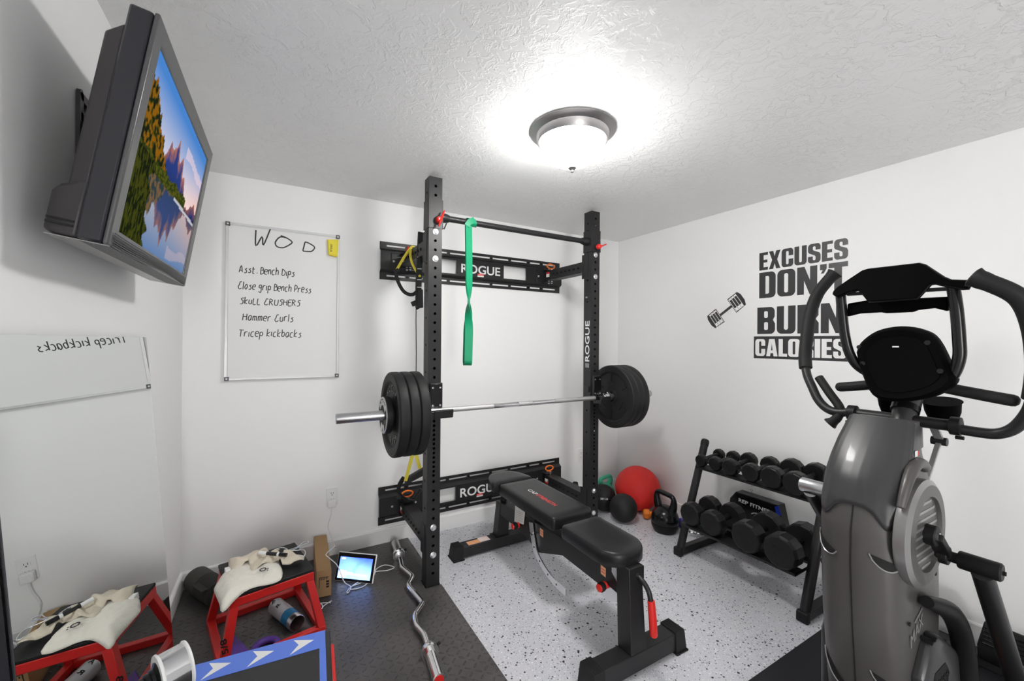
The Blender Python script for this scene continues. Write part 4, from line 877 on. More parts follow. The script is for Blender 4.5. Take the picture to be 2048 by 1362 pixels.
# ------------------------------------------------------------------ cardboard box, cable coil
t = thing('cardboard_box', 'long brown cardboard box lying end-on between the red stool and the smart display', 'cardboard box', (.24, 2.6, .01))
q = lambda y, dz, z0: [(.203, y, z0), (.275, y - .008, z0), (.275, y - .008, z0 + dz), (.203, y, z0 + dz)]
mb = MB(); mb.loft([q(2.39, .142, .0105), [(p[0] + .02, p[1], p[2]) for p in q(2.815, .146, .0105)]]); bx = build(mb, 'carton', 'card', t, bevel=.002)
mb = MB(); mb.bar((.218, 2.3865, .115), (.262, 2.3815, .113), .0006, .003); mb.bar((.218, 2.3865, .115), (.216, 2.387, .06), .0006, .003, up=(1, 0, 0))
for k in range(4): mb.bar((.224 + k * .009, 2.3858 - k * .001, .106), (.228 + k * .009, 2.3853 - k * .001, .106), .0006, .008)
for k in range(3): mb.bar((.25, 2.3830, .09 - k * .014), (.264, 2.3815, .09 - k * .014), .0006, .009)
build(mb, 'printed_marks', 'ink', bx)
t = tag(build(MB().tube(smooth_path([(.262, 2.30, .02), (.25, 2.318, .0135), (.222, 2.33, .0135), (.19, 2.335, .0135), (.168, 2.322, .0135), (.162, 2.298, .0135), (.178, 2.268, .0135), (.205, 2.262, .0135), (.222, 2.285, .014), (.222, 2.315, .0165), (.20, 2.338, .0175), (.172, 2.328, .0175), (.166, 2.29, .0175), (.19, 2.264, .018), (.218, 2.272, .018), (.232, 2.30, .014), (.27, 2.325, .0135)], 6), .0024, 7), 'cable_coil', 'white', smooth=60), 'coiled white cable on the mat beside the red stool leg', 'cable')

# ------------------------------------------------------------------ red step stool with cloths
SM = MX.Translation((-.024, 2.259, 0)) @ MX.Rotation(R(12), 4, 'Z')
t = thing('step_stool', 'red steel step stool with a black rubber top, piled with cloths', 'step stool', (-.024, 2.259, .01), R(12))
ht = .302; hx, hy = .166, .167; bxs, bys = .205, .212
mb = MB(SM); mb.box((-hx, -hy, ht - .014), (hx, hy, ht)); build(mb, 'top', 'rubber', t, bevel=.003)
for s in (-1, 1):
    mb = MB(SM); mb.box((-hx + .002, s * hy - (.03 if s > 0 else 0), ht - .052), (hx - .002, s * hy + (0 if s > 0 else .03), ht - .0145)); build(mb, 'apron', 'red', t, bevel=.003)
    mb = MB(SM); mb.box((s * hx - (.03 if s > 0 else 0), -hy + .03, ht - .052), (s * hx + (0 if s > 0 else .03), hy - .03, ht - .0145)); build(mb, 'apron', 'red', t, bevel=.003)
    mb = MB(SM); mb.box((-bxs + .03, s * bys - (.032 if s > 0 else 0), .0105), (bxs - .03, s * bys + (0 if s > 0 else .032), .042)); build(mb, 'base_rail', 'red', t, bevel=.003)
    mb = MB(SM); mb.box((s * bxs - (.032 if s > 0 else 0), -bys, .0105), (s * bxs + (0 if s > 0 else .032), bys, .042)); build(mb, 'base_rail', 'red', t, bevel=.003)
    for r_ in (-1, 1):
        lg = lambda x, y, z, w_: [(x - w_, y - w_, z), (x + w_, y - w_, z), (x + w_, y + w_, z), (x - w_, y + w_, z)]
        mb = MB(SM); mb.hexa(lg(s * (bxs - .017), r_ * (bys - .017), .041, .0165), lg(s * (hx - .018), r_ * (hy - .018), ht - .05, .0165)); l = build(mb, 'leg', 'red', t, bevel=.002)
        if s < 0 and r_ < 0:
            mb = MB(SM); text(mb, '5/8', (-.172, -.2108 + .003, .10), (-.12, .14, .96), (-1, 0, -.1), .022, wx=.06, bold=.02, th=.001); build(mb, 'stencil', 'ink', l)
def segd(p, a, b):
    p = V((p.x, p.y, 0)); ab = b - a; k = max(0, min(1, (p - a).dot(ab) / max(1e-9, ab.length_squared))); return (p - a - ab * k).length
def cloth(name, out, z, amp, mats, label, cat, seed, fold=None, bounds=None):
    bm = bmesh.new(); pts = smooth_path([(x, y, 0) for x, y in out] + [(*out[0], 0)], 3)[:-1]
    f = bm.faces.new([bm.verts.new(p) for p in pts]); bmesh.ops.triangulate(bm, faces=[f])
    for _ in range(5):
        es = [e for e in bm.edges if e.calc_length() > .011]
        if not es: break
        bmesh.ops.subdivide_edges(bm, edges=es, cuts=1); bmesh.ops.triangulate(bm, faces=bm.faces)
    iv = SM.inverted(); C0 = [V(p) for p in pts]
    for v in bm.verts:
        d = min(segd(v.co, p, q) for p, q in zip(C0, C0[1:] + C0[:1])); k = min(1, d / .035)
        h = amp * (k ** .5) * (.8 + .55 * NZ.noise(V((v.co.x * 11 + seed, v.co.y * 11, seed))) + .16 * NZ.noise(V((v.co.x * 30, v.co.y * 30 + seed, 0))) + .07 * NZ.noise(V((v.co.x * 70 + seed, v.co.y * 70, 0))))
        if fold: h += fold(v.co)
        l = iv @ v.co; ov = max(0, abs(l.x) - hx, abs(l.y) - hy)
        v.co.z = z + max(h, 0) - ov * .35
    bmesh.ops.recalc_face_normals(bm, faces=bm.faces); me = bpy.data.meshes.new(name); bm.to_mesh(me); bm.free()
    o = bpy.data.objects.new(name, me); COL.objects.link(o); finish(o, me, [mats], 80, 0, 1)
    so = o.modifiers.new('thickness', 'SOLIDIFY'); so.thickness = .003; so.offset = 1
    return tag(o, label, cat)
b1 = [(-.211, 2.152), (-.21, 2.189), (-.177, 2.285), (-.091, 2.325), (.002, 2.325), (.033, 2.229), (.039, 2.106), (.003, 2.083), (-.08, 2.079), (-.131, 2.035), (-.169, 1.994), (-.182, 2.045)]
bag = cloth('canvas_bag', b1, ht + .004, .024, 'cotton', 'cream cotton bag lying flat over the front left corner of the red stool', 'bag', 2.3, fold=lambda p: .004 * max(0, sin((p.x + p.y * .6) * 30)))
mb = MB(); text(mb, 'O:', (-.05, 2.150, ht + .0345), (1, -.15, 0), (.12, 1, .12), .026, wx=.036, bold=.02, th=.001); o = build(mb, 'printed_letters', 'ink', bag)
b2 = [(-.175, 2.339), (-.162, 2.353), (-.113, 2.367), (-.073, 2.401), (-.051, 2.387), (-.009, 2.352), (.118, 2.248), (.134, 2.218), (.114, 2.172), (.043, 2.197), (.023, 2.249), (-.076, 2.196), (-.095, 2.279), (-.135, 2.239), (-.164, 2.255)]
cloth('canvas_cloth', b2, ht + .020, .016, 'cotton2', 'beige crumpled canvas cloth on the back of the red stool, under the marker', 'cloth', 5.1, fold=lambda p: .018 * max(0, sin((p.x * .6 - p.y) * 46 + 4 * sin(p.x * 18))) )
t = thing('marker_pen', 'white and black whiteboard marker lying on the beige cloth', 'marker', (0, 2.25, ht + .075))
a, b = V((-.052, 2.288, .361)), V((.060, 2.217, .354)); mb = MB(); mb.cyl(a + (b - a) * .12, a + (b - a) * .74, .008); build(mb, 'barrel', 'white', t)
mb = MB(); mb.cyl(a + (b - a) * .74, b, .0088); mb.m = 1; mb.cyl(a, a + (b - a) * .12, .0085); build(mb, 'cap', ['blackgloss', 'white'], t)
mb = MB(); mb.cyl(a + (b - a) * .28, a + (b - a) * .66, .0083); build(mb, 'barrel_print', 'ink', t)
t = tag(build(MB().tube(smooth_path([(.03, 2.315, .345), (.02, 2.36, .33), (.045, 2.372, .325), (.066, 2.34, .325), (.05, 2.315, .335), (.09, 2.335, .318), (.135, 2.37, .316), (.162, 2.383, .316), (.160, 2.40, .316), (.14, 2.402, .316), (.115, 2.365, .316), (.075, 2.33, .325)], 6), .0022, 7), 'wire_hook', 'zinc', smooth=60), 'bent bright wire hook looping off the back right corner of the red stool', 'wire')
t = tag(build(MB().tube(smooth_path([(.07, 2.28, .345), (.10, 2.275, .34), (.132, 2.268, .338), (.140, 2.238, .338), (.132, 2.205, .335), (.10, 2.22, .338)], 6), .0022, 7), 'wire_loop', 'zinc', smooth=60), 'short bright wire loop at the right tip of the beige cloth', 'wire')
t = thing('white_card', 'small white block at the back left edge of the red stool', 'block', (-.178, 2.285, ht))
mb = MB(SM); mb.box((-.155, .025, ht + .0005), (-.125, .06, ht + .026)); build(mb, 'block', 'white', t, bevel=.002)

# can, purple foam pieces, glass jar under the stool
t = thing('spray_can', 'white and blue can lying open on the mat under the red stool', 'can', (.06, 2.26, .045))
a, b = V((.012, 2.375, .0465)), V((.105, 2.165, .0465)); d = (b - a).normalized(); L = (b - a).length; r0 = .036
mb = MB(); mb.lathe([(.002, .003), (.024, 0), (.030, .006), (r0, .016), (r0, L * .62)], a, d, 36, cap=False); build(mb, 'can_body', 'canwhite', t)
mb = MB(); mb.lathe([(r0, L * .62), (r0, L * .86)], a, d, 36, cap=False); build(mb, 'blue_band', 'canblue', t)
mb = MB(); mb.lathe([(r0, L * .86), (r0, L - .004), (r0 - .002, L)], a, d, 36, cap=False); build(mb, 'rim', 'foil', t)
mb = MB(); mb.lathe([(r0 - .002, L), (r0 - .004, L - .003), (r0 - .004, L * .5), (.001, L * .48)], a, d, 36, cap=False); build(mb, 'can_inside', 'caninside', t)
sd = d.cross(V((0, 0, 1))); up_ = (V((0, 0, 1)) * .82 - sd * .58).normalized()
if up_.dot(C0 := V((-.06, -1, .3))) < 0: pass
mb = MB()
for k, (st, h) in enumerate((('A', .022), ('R', .02))):
    for s_ in (1,):
        ang = V((0, 0, 1)) * .75 + (sd * .66 if sd.y < 0 else sd * -.66); ang.normalize()
        text(mb, st, a + d * (.035 + .05 * k) + ang * (r0 + .0004) , d.cross(ang) * -1, d * -1 if False else -d, h, wx=.02, bold=.02, th=.0006)
build(mb, 'printed_letters', 'ink', t, smooth=0)
t = tag(build(MB().prism([(-.143, 2.250, .0105), (-.072, 2.085, .0105), (-.12, 2.075, .0105), (-.200, 2.120, .0105)], (0, 0, .02)), 'foam_block', 'purple', bevel=.004), 'purple foam block on the mat in front of the red stool', 'foam block')
t = tag(build(MB().torus((-.02, 2.10, .025), (0, 0, 1), .045, .0145, 36, 12), 'foam_ring', 'purple', smooth=60), 'purple foam ring between the can and the blue striped box', 'ring')
t = thing('glass_jar', 'small clear jar on the mat behind the right leg of the red stool', 'jar', (.158, 2.56, .01))
mb = MB(); mb.lathe([(.026, 0), (.028, .004), (.028, .045), (.022, .052)], (.158, 2.56, .0105), (0, 0, 1), 24); build(mb, 'jar_body', 'silver', t); mb = MB(); mb.lathe([(.024, .0), (.025, .003), (.025, .012), (.022, .014)], (.158, 2.56, .063), (0, 0, 1), 24); build(mb, 'lid', 'chrome', t)

# rolled mat in the corner
t = thing('rolled_mat', 'rolled dark exercise mat on the floor in the left back corner', 'rolled mat', (-.3, 2.68, .01))
a, b = V((-.352, 2.782, .075)), V((-.225, 2.548, .075)); d = (b - a).normalized()
mb = MB(); mb.lathe([(.0, .004), (.058, 0), (.062, .004), (.062, .115)], a, d, 40, cap=False); build(mb, 'outer_wrap', 'yogagrey', t, label='grey green end of the roll')
mb = MB(); mb.lathe([(.055, .115), (.0635, .115), (.0635, .252), (.0, .262)], a, d, 40, cap=False); build(mb, 'roll', 'yogadark', t)
mb = MB(); s2 = d.cross(V((0, 0, 1))); mb.bar(a + d * .14 + s2 * .05 + V((0, 0, .042)), a + d * .245 + s2 * .05 + V((0, 0, .042)), .05, .006, up=(0, 0, 1)); build(mb, 'loose_flap', 'yogadark', t)

# curl bar
t = thing('curl_bar', 'chrome bent curl bar lying across the rubber mat left of the rack', 'curl bar', (.63, 2.1, .01))
a, b = V((.703, 2.735, .036)), V((.573, 1.545, .036)); d = (b - a).normalized()
c1, c2 = a + d * .182, b - d * .182
sd = V((d.y, -d.x, 0)); sd = sd if sd.x < 0 else -sd   # towards the camera's left
Ls = (c2 - c1).length
zz = [(0, 0), (.13, 0), (.22, .0), (.335, -.052), (.43, -.006), (.64, -.048), (.73, .008), (.83, .012), (.90, -.03), (1, 0)]
zz = [(0, 0), (.10, .002), (.16, .006), (.31, -.036), (.40, .004), (.62, -.04), (.71, .016), (.80, .022), (.89, .0), (1, 0)]
pts = [c1 + d * Ls * k + sd * o for k, o in zz]
def rounded(pts, r=.02, n=5):
    out = [V(pts[0])]
    for p, q, s_ in zip(pts, pts[1:], pts[2:]):
        p, q, s_ = V(p), V(q), V(s_); a_ = q + (p - q).normalized() * min(r, (p - q).length * .45); b_ = q + (s_ - q).normalized() * min(r, (s_ - q).length * .45)
        out += [a_ * (1 - k / n) ** 2 + q * 2 * (k / n) * (1 - k / n) + b_ * (k / n) ** 2 for k in range(n + 1)]
    return out + [V(pts[-1])]
mb = MB(); mb.tube(rounded(pts), .0135, 16); build(mb, 'bent_shaft', 'chrome', t)
for e, dd in ((a, d), (b, -d)):
    mb = MB(); mb.lathe([(.021, -.001), (.025, 0), (.025, .182), (.020, .183)], e, dd, 32); sv = build(mb, 'sleeve', 'steel' if e is a else 'chrome', t)
    mb = MB(); mb.cyl(e - dd * .003, e - dd * .0008, .0195, n=24); build(mb, 'end_cap', 'red' if e is b else 'blackmatt', sv, label='dark red end cap' if e is b else None)
    mb = MB(); mb.lathe([(.026, .150), (.037, .150), (.038, .154), (.038, .168), (.036, .172), (.026, .172)], e, dd, 32); mb.m = 1; mb.lathe([(.0255, .172), (.03, .174), (.03, .185), (.02, .188)], e, dd, 32); cl_ = build(mb, 'collar', ['chrome', 'steel'], t)
    mb = MB(); mb.cyl(e + dd * .160 + V((.03, .01, .01)), e + dd * .160 + V((.05, .012, .016)), .006, n=10); build(mb, 'collar_screw', 'blackmatt', cl_)

# foam jump box and chrome roller in the foreground
t = thing('foam_jump_box', 'black foam jump box with a blue border and white arrows, in the front left', 'jump box', (-.06, 1.28, .01))
FM = MX.Translation((.166, 1.508, 0)) @ MX.Rotation(R(-4.5), 4, 'Z'); hb = .40
mb = MB(FM); mb.box((-.432, -.50, .0105), (.006, .006, hb)); fb = build(mb, 'cover', 'foamblack', t, bevel=.012, seg=3)
mb = MB(FM); z = hb + .0004; mb.box((-.428, -.086, z), (-.010, -.004, z + .0008)).box((-.028, -.49, z), (-.010, -.086, z + .0008)); build(mb, 'blue_border', 'blue', fb)
for k in range(4):
    c = V((-.078 - k * .112, -.045, z + .0009)); pts = [(.035, .0), (-.022, .024), (-.012, .002), (-.03, -.026)]
    mb = MB(FM); mb.prism([c + V((x * .95, y * .95, 0)) for x, y in [(.036, .006), (-.026, .033), (-.010, .002), (-.034, -.036)]], (0, 0, .0006)); build(mb, 'arrow', 'whitepaint', fb)
mb = MB(FM); mb.box((.002, -.49, .03), (.016, -.05, hb - .02)); build(mb, 'side_panel', 'red', fb, bevel=.004, label='red side panel')
t = thing('chrome_roller', 'chrome drum with white rims on a black handle, on the blue striped box', 'roller', (-.25, 1.4, hb))
rc = V((-.232, 1.440, hb + .062)); rd = V((-.914, -.407, -.05)).normalized()
mb = MB(); mb.lathe([(.05, -.03), (.057, -.028), (.057, .028), (.05, .03)], rc, rd, 48); build(mb, 'drum', 'chrome', t, smooth=60)
for s in (-1, 1): mb = MB(); mb.lathe([(.046, s * .034), (.0595, s * .034), (.0605, s * .031), (.0605, s * .029), (.057, s * .026), (.046, s * .026)], rc, rd, 48); build(mb, 'rim', 'white', t)
mb = MB(); mb.lathe([(.043, .033), (.043, .036), (.032, .041), (.032, .048), (.027, .050), (.027, .060), (.022, .062), (.022, .074), (.015, .076), (.014, .092), (.010, .094)], rc, rd, 32); build(mb, 'handle', 'blackgloss', t)

# ------------------------------------------------------------------ dumbbell rack
t = thing('dumbbell_rack', 'black two-tier dumbbell rack against the right wall', 'dumbbell rack', (2.5, 1.39, 0))
for y, nm in ((1.757, 0), (1.034, 1)):
    f, tp, bk = V((2.282, y, .028)), V((2.535, y, .70)), V((2.735, y, .028))
    mb = MB(); mb.tube([f, tp], .024, 20); po = build(mb, 'post', 'black', t)
    mb = MB(); mb.lathe([(.0255, -.025), (.0265, 0), (.022, .016), (.008, .022)], tp, tp - f, 20); build(mb, 'post_cap', 'rubber', po)
    mb = MB(); mb.bar(f + V((.0, 0, 0)), bk, .045, .045); ft = build(mb, 'foot', 'black', t, bevel=.006)
    for e, dx_ in ((f, -.03), (bk, .0)): mb = MB(); mb.box((e.x + dx_, y - .027, 0), (e.x + dx_ + .032, y + .027, .052)); build(mb, 'foot_cap', 'rubber', ft, bevel=.006)
def shelf(xc, zc, slope, y0, y1, half):
    mb = MB(); d = V((cos(slope), 0, sin(slope))); u = V((-sin(slope), 0, cos(slope))); c = V((xc, 0, zc))
    def strip(a0, a1, h0, h1): mb.prism([c + d * a + u * h + V((0, y0, 0)) for a, h in ((a0, h0), (a1, h0), (a1, h1), (a0, h1))], (0, y1 - y0, 0))
    strip(-half, -half + .075, -.004, 0); strip(half - .075, half, -.004, 0); strip(-half, -half + .004, -.014, 0); strip(half - .004, half, -.014, 0); strip(-half + .071, -half + .075, -.014, 0); strip(half - .075, half - .071, -.014, 0)
    build(mb, 'shelf', 'black', t, smooth=0)
    for y in (y0 + .0, y1 - .004):
        mb = MB(); mb.prism([c + d * a + u * h + V((0, y, 0)) for a, h in ((-half, -.014), (half, -.014), (half, .0), (-half, .0))], (0, .004, 0)); build(mb, 'end_plate', 'black', t)
SL = R(4)
shelf(2.512, .573, SL, 1.06, 1.731, .115); shelf(2.372, .232, R(2), 1.06, 1.731, .125)
def dumbbell(x, y, z, r, length, tilt, label, num):
    ro = MX.Rotation(-tilt, 4, 'Y'); t = thing('dumbbell', label, 'dumbbell', (x, y, z), rot=ro, group='black twelve-sided dumbbells on the rack')
    lm = MX.Translation((x, y, z)) @ ro @ MX.Rotation(R(15), 4, 'X'); hw = r * .95
    mb = MB(lm); mb.cyl((-length / 2 + hw - .01, 0, 0), (length / 2 - hw + .01, 0, 0), .0165, n=20); build(mb, 'handle', 'steel' if False else 'blackmatt', t)
    for s in (-1, 1):
        mb = MB(lm); e = V((s * length / 2, 0, 0)); mb.lathe([(r * .86, 0), (r * .93, .004), (r, .012), (r, hw - .008), (r * .92, hw), (.03, hw + .002)], e, (-s, 0, 0), 12); hd_ = build(mb, 'head', 'urethane', t, smooth=12, bevel=.0015)
        if s < 0:
            mb = MB(MX.Translation((x, y, z)) @ ro); text(mb, 'REP', (e.x - .0002, r * .40, r * .1), (0, -1, 0), (0, 0, 1), r * .2, wx=r * .8, bold=.01, th=.0008); text(mb, num, (e.x - .0002, r * .28, -r * .42), (0, -1, 0), (0, 0, 1), r * .25, wx=r * .5, bold=.01, th=.0008)
            build(mb, 'raised_numerals', 'urethane', hd_, smooth=0)
    return t
ord6 = ['leftmost and smallest dumbbell on the upper shelf of the rack', 'second dumbbell from the left on the upper shelf', 'third dumbbell from the left on the upper shelf', 'fourth dumbbell from the left on the upper shelf', 'fifth dumbbell from the left on the upper shelf', 'rightmost dumbbell on the upper shelf, behind the chrome roller of the trainer']
for (y, r, ln), lb in zip(((1.70, .0390, .225), (1.60, .0440, .23), (1.499, .0505, .24), (1.372, .0537, .25), (1.251, .062, .265), (1.130, .0645, .28)), ord6):
    xc = 2.512; dumbbell(xc, y, .573 + r * .966 + .0015, r, ln, SL, lb, '10')
ord4 = ['leftmost dumbbell on the lower shelf, against the rack post', 'second dumbbell from the left on the lower shelf', 'third dumbbell from the left on the lower shelf, in front of the black carton', 'rightmost and biggest dumbbell on the lower shelf']
for (y, r, ln), lb in zip(((1.665, .071, .25), (1.52, .0725, .265), (1.305, .084, .285), (1.125, .0865, .30)), ord4):
    dumbbell(2.372, y, .232 + r * .966 + .0015, r, ln, R(2), lb, '10')
# carton behind the rack
t = thing('equipment_carton', 'black printed carton standing on the floor behind the dumbbell rack', 'carton', (2.70, 1.5, 0))
mb = MB(); mb.prism([(2.665, 1.69, .002), (2.665, 1.365, .002), (2.665, 1.315, .12), (2.665, 1.325, .26), (2.665, 1.352, .385), (2.665, 1.62, .385), (2.665, 1.66, .33), (2.665, 1.68, .2)], (.075, 0, 0)); ca = build(mb, 'carton_body', 'blackgloss', t, bevel=.004)
mb = MB(); text(mb, 'REP FITNESS', (2.6645, 1.60, .325), (0, -1, -.05), (0, -.05, 1), .024, wx=.215, bold=.02, th=.0006); build(mb, 'lettering', 'whitepaint', ca, smooth=0)
mb = MB(); mb.prism([(2.6645, 1.335, .335), (2.6645, 1.352, .384), (2.6645, 1.375, .37), (2.6645, 1.36, .31)], (-.0006, 0, 0)); mb.m = 1; mb.tube([(2.6645, 1.50 + .045 * cos(R(a)) - .02, .25 + .04 * sin(R(a))) for a in range(40, 141, 10)], .003, 6); build(mb, 'printed_marks', ['deepblue', 'whitepaint'], ca)

# ------------------------------------------------------------------ balls, kettlebells and small dumbbells in the corner
t = thing('medicine_ball', 'big red soft medicine ball in the right back corner', 'medicine ball', (2.592, 2.404, 0))
mb = MB(); bm = bmesh.new(); bmesh.ops.create_icosphere(bm, subdivisions=5, radius=.178)
ph = [V(p).normalized() for p in ((0, 1, 1.618), (0, 1, -1.618), (0, -1, 1.618), (0, -1, -1.618), (1, 1.618, 0), (1, -1.618, 0), (-1, 1.618, 0), (-1, -1.618, 0), (1.618, 0, 1), (1.618, 0, -1), (-1.618, 0, 1), (-1.618, 0, -1))]
rq = MX.Rotation(.5, 3, 'X') @ MX.Rotation(.35, 3, 'Z'); ph = [rq @ p for p in ph]
for v in bm.verts:
    n_ = v.co.normalized(); ds_ = sorted((n_.dot(p) for p in ph), reverse=True); g = ds_[0] - ds_[1]; v.co = n_ * (.178 - .006 * max(0, 1 - g / .045)); v.co.z *= .985
bmv = [tuple(v.co + V((2.592, 2.404, .1765))) for v in bm.verts]; bmf = [tuple(v.index for v in f.verts) for f in bm.faces]; bm.free()
mb.add(bmv, bmf); build(mb, 'ball_cover', 'redball', t, smooth=180)
def ball(c, r, label, words):
    t = thing('slam_ball', label, 'slam ball', (c[0], c[1], 0)); mb = MB(); mb.sphere(c, r, 48, 32); b_ = build(mb, 'ball_shell', 'rubber', t, smooth=180)
    if not words: return t
    vd = V((-.62, -.69, .36)).normalized(); u_ = V((-vd.y, vd.x, 0)).normalized(); v_ = vd.cross(u_)
    mb = MB(); dz = words[1]; dd = (vd + u_ * words[2] + v_ * dz).normalized(); uu = (u_ - dd * u_.dot(dd)).normalized(); text(mb, words[0], V(c) + dd * (r + .0004) - uu * .03, uu, dd.cross(uu), .014, wx=.06, bold=.01, th=.001); build(mb, 'raised_lettering', words[3], b_, smooth=0); return t
ball((2.325, 2.296, .1045), .104, 'black rubber slam ball in front of the red ball', None)
ball((2.335, 2.535, .1045), .104, 'black slam ball with pale lettering, half hidden behind the right upright', ('20 LB', -.2, .1, 'whitepaint'))
def kettlebell(c, r, yaw, m, label, hm=None, hw=.9, hh=1.75):
    x, y = c; t = thing('kettlebell', label, 'kettlebell', (x, y, 0), yaw); L_ = MX.Translation((x, y, 0)) @ MX.Rotation(yaw, 4, 'Z')
    prof = [(r * .74, 0), (r * .78, .004), (r * .97, r * .42), (r * .99, r * .62)]
    mb = MB(L_); mb.lathe(prof, (0, 0, 0), (0, 0, 1), 40); build(mb, 'base_cup', 'blackmatt' if m == 'blackgloss' else m, t, smooth=50)
    mb = MB(L_); mb.lathe([(r * .97, r * .625)] + [(r * 1.0 * cos(a), r * .92 + r * sin(a)) for a in [R(-17 + 8.5 * k) for k in range(12)]] + [(r * .18, r * 1.9)], (0, 0, 0), (0, 0, 1), 40); build(mb, 'body', m, t, smooth=50)
    z0 = r * 1.45; pts = rounded([(-r * .62, 0, z0), (-r * hw, 0, r * 2.3), (-r * hw * .86, 0, r * (hh + 1.25)), (r * hw * .86, 0, r * (hh + 1.25)), (r * hw, 0, r * 2.3), (r * .62, 0, z0)], r * .42, 6)
    mb = MB(L_); n_ = len(pts); mb.tube(pts, [r * (.30 - .12 * min(1, min(i, n_ - 1 - i) / 8)) for i in range(n_)], 16); build(mb, 'handle', hm or m, t, smooth=60)
    return t
kettlebell((2.478, 2.035), .097, R(84), 'blackgloss', 'black kettlebell with a tall handle, standing alone in front of the red ball', hh=1.55)
kettlebell((2.485, 2.665), .082, R(10), 'greenvinyl', 'green kettlebell behind the black balls in the corner', hh=1.3)
kettlebell((2.165, 2.66), .088, R(60), 'blackmatt', 'dark kettlebell behind the lower right arm of the rack', hh=.75)
def hexbell(a, b, r, m, label, group=None):
    a, b = V(a), V(b); d = (b - a).normalized(); t = thing('hex_dumbbell', label, 'dumbbell', tuple((a + b) / 2)); L = (b - a).length
    mb = MB(); mb.cyl(a + d * .03, b - d * .03, r * .5, n=18); build(mb, 'handle', m, t)
    for e, dd in ((a, d), (b, -d)): mb = MB(); mb.lathe([(r * .7, 0), (r, .01), (r, .04), (r * .75, .05)], e, dd, 6); build(mb, 'head', m, t, bevel=.004, seg=3)
    return t
hexbell((2.500, 2.260, .037), (2.675, 2.145, .037), .040, 'orangevinyl', 'orange vinyl dumbbell on the floor behind the black kettlebell')
hexbell((2.60, 2.005, .037), (2.75, 1.975, .037), .040, 'bluevinyl', 'indigo vinyl dumbbell between the kettlebell and the rack post')
hexbell((2.66, 1.93, .036), (2.70, 1.80, .036), .038, 'teal', 'teal vinyl dumbbell under the left end of the rack')
hexbell((2.57, 1.905, .019), (2.63, 1.83, .019), .021, 'chrome', 'small bright metal dumbbell beside the teal one under the rack')

# ------------------------------------------------------------------ elliptical trainer
YC = .573
t = thing('elliptical_trainer', 'grey and black elliptical trainer with upright arms, in the right foreground', 'elliptical trainer', (1.9, YC, .007))
def lerp_tab(tab, z):
    for (a, *p), (b, *q) in zip(tab, tab[1:]):
        if z <= b: k = max(0, (z - a) / (b - a)); return [x + (y - x) * k for x, y in zip(p, q)]
    return tab[-1][1:]
STAB = [(.03, 1.640, .098, 1.93), (.15, 1.612, .101, 1.935), (.30, 1.585, .104, 1.94), (.5, 1.557, .106, 1.94), (.7, 1.541, .106, 1.93), (.80, 1.543, .106, 1.91), (.88, 1.560, .104, 1.885), (.95, 1.595, .101, 1.845), (1.0, 1.632, .097, 1.81), (1.05, 1.675, .092, 1.80), (1.10, 1.720, .084, 1.82), (1.14, 1.757, .077, 1.84)]
PROF = [(0, 0), (.006, .22), (.022, .46), (.05, .68), (.082, .84), (.13, .945), (.22, .99), (.45, 1.), (.75, 1.), (.93, .98), (.985, .93), (1, .84)]
def shp(k, z, off=0.): # k in -1..1 around the front half, from rear left through the nose to rear right
    Xn, wd, Xr = lerp_tab(STAB, z); a = abs(k) * (len(PROF) - 1); i = min(int(a), len(PROF) - 2); f = a - i
    dx_ = PROF[i][0] + (PROF[i + 1][0] - PROF[i][0]) * f; wy = PROF[i][1] + (PROF[i + 1][1] - PROF[i][1]) * f
    sg = -1 if k > 0 else 1
    return V((Xn - off * (1 - min(1, dx_ * 6)) + dx_ * (Xr - Xn), YC + sg * wy * (wd + off), z))
NK = len(PROF) - 1; ks = [i / NK for i in range(-NK, NK + 1)]
zs = [.03 + (1.12 - .03) * i / 44 for i in range(45)]
mb = MB(); mb.loft([[shp(k, z) for k in ks] for z in zs]); shell = build(mb, 'front_shroud', 'shell', t, smooth=40)
mb = MB(); mb.tube([shp(0, z, .0004) for z in zs if z < .90], .0018, 6); build(mb, 'seam', 'hole', shell)
ZL = ((0, .875), (.10, .873), (.17, .862), (.23, .838), (.28, .822), (.33, .824), (.37, .845), (.42, .905), (.50, .965), (.58, 1.01), (.70, 1.045), (1, 1.05))
def zlow(k): # scalloped lower edge of the dark upper cover
    a = abs(k)
    for (p, q), (r_, s_) in zip(ZL, ZL[1:]):
        if a <= r_: return q + (s_ - q) * (a - p) / (r_ - p)
def zhigh(k): return 1.130 - .06 * max(0, abs(k) - .35)
kk = [i / 60 * .80 for i in range(-60, 61)]; nz_ = 18
secs = [[shp(k, zlow(k) + (zhigh(k) - zlow(k)) * j / nz_, .007) for k in kk] for j in range(nz_ + 1)]
secs.append([shp(k, zhigh(k) - .002, .001) for k in kk]); secs.append([shp(k, zhigh(k) - .06, -.004) for k in kk])
mb = MB(); mb.loft(secs, closed=False); cv = build(mb, 'upper_cover', 'shelldark', t, smooth=50)
so = cv.modifiers.new('thickness', 'SOLIDIFY'); so.thickness = .004; so.offset = -1
p = shp(.60, 1.035, .0075); mb = MB(); mb.bar(p + V((-.010, -.001, 0)), p + V((.010, -.001, 0)), .001, .018, up=(0, 0, 1)); mb.m = 1; mb.bar(p + V((.013, -.001, 0)), p + V((.022, -.001, 0)), .001, .014); build(mb, 'sticker', ['whitepaint', 'redprint'], cv)
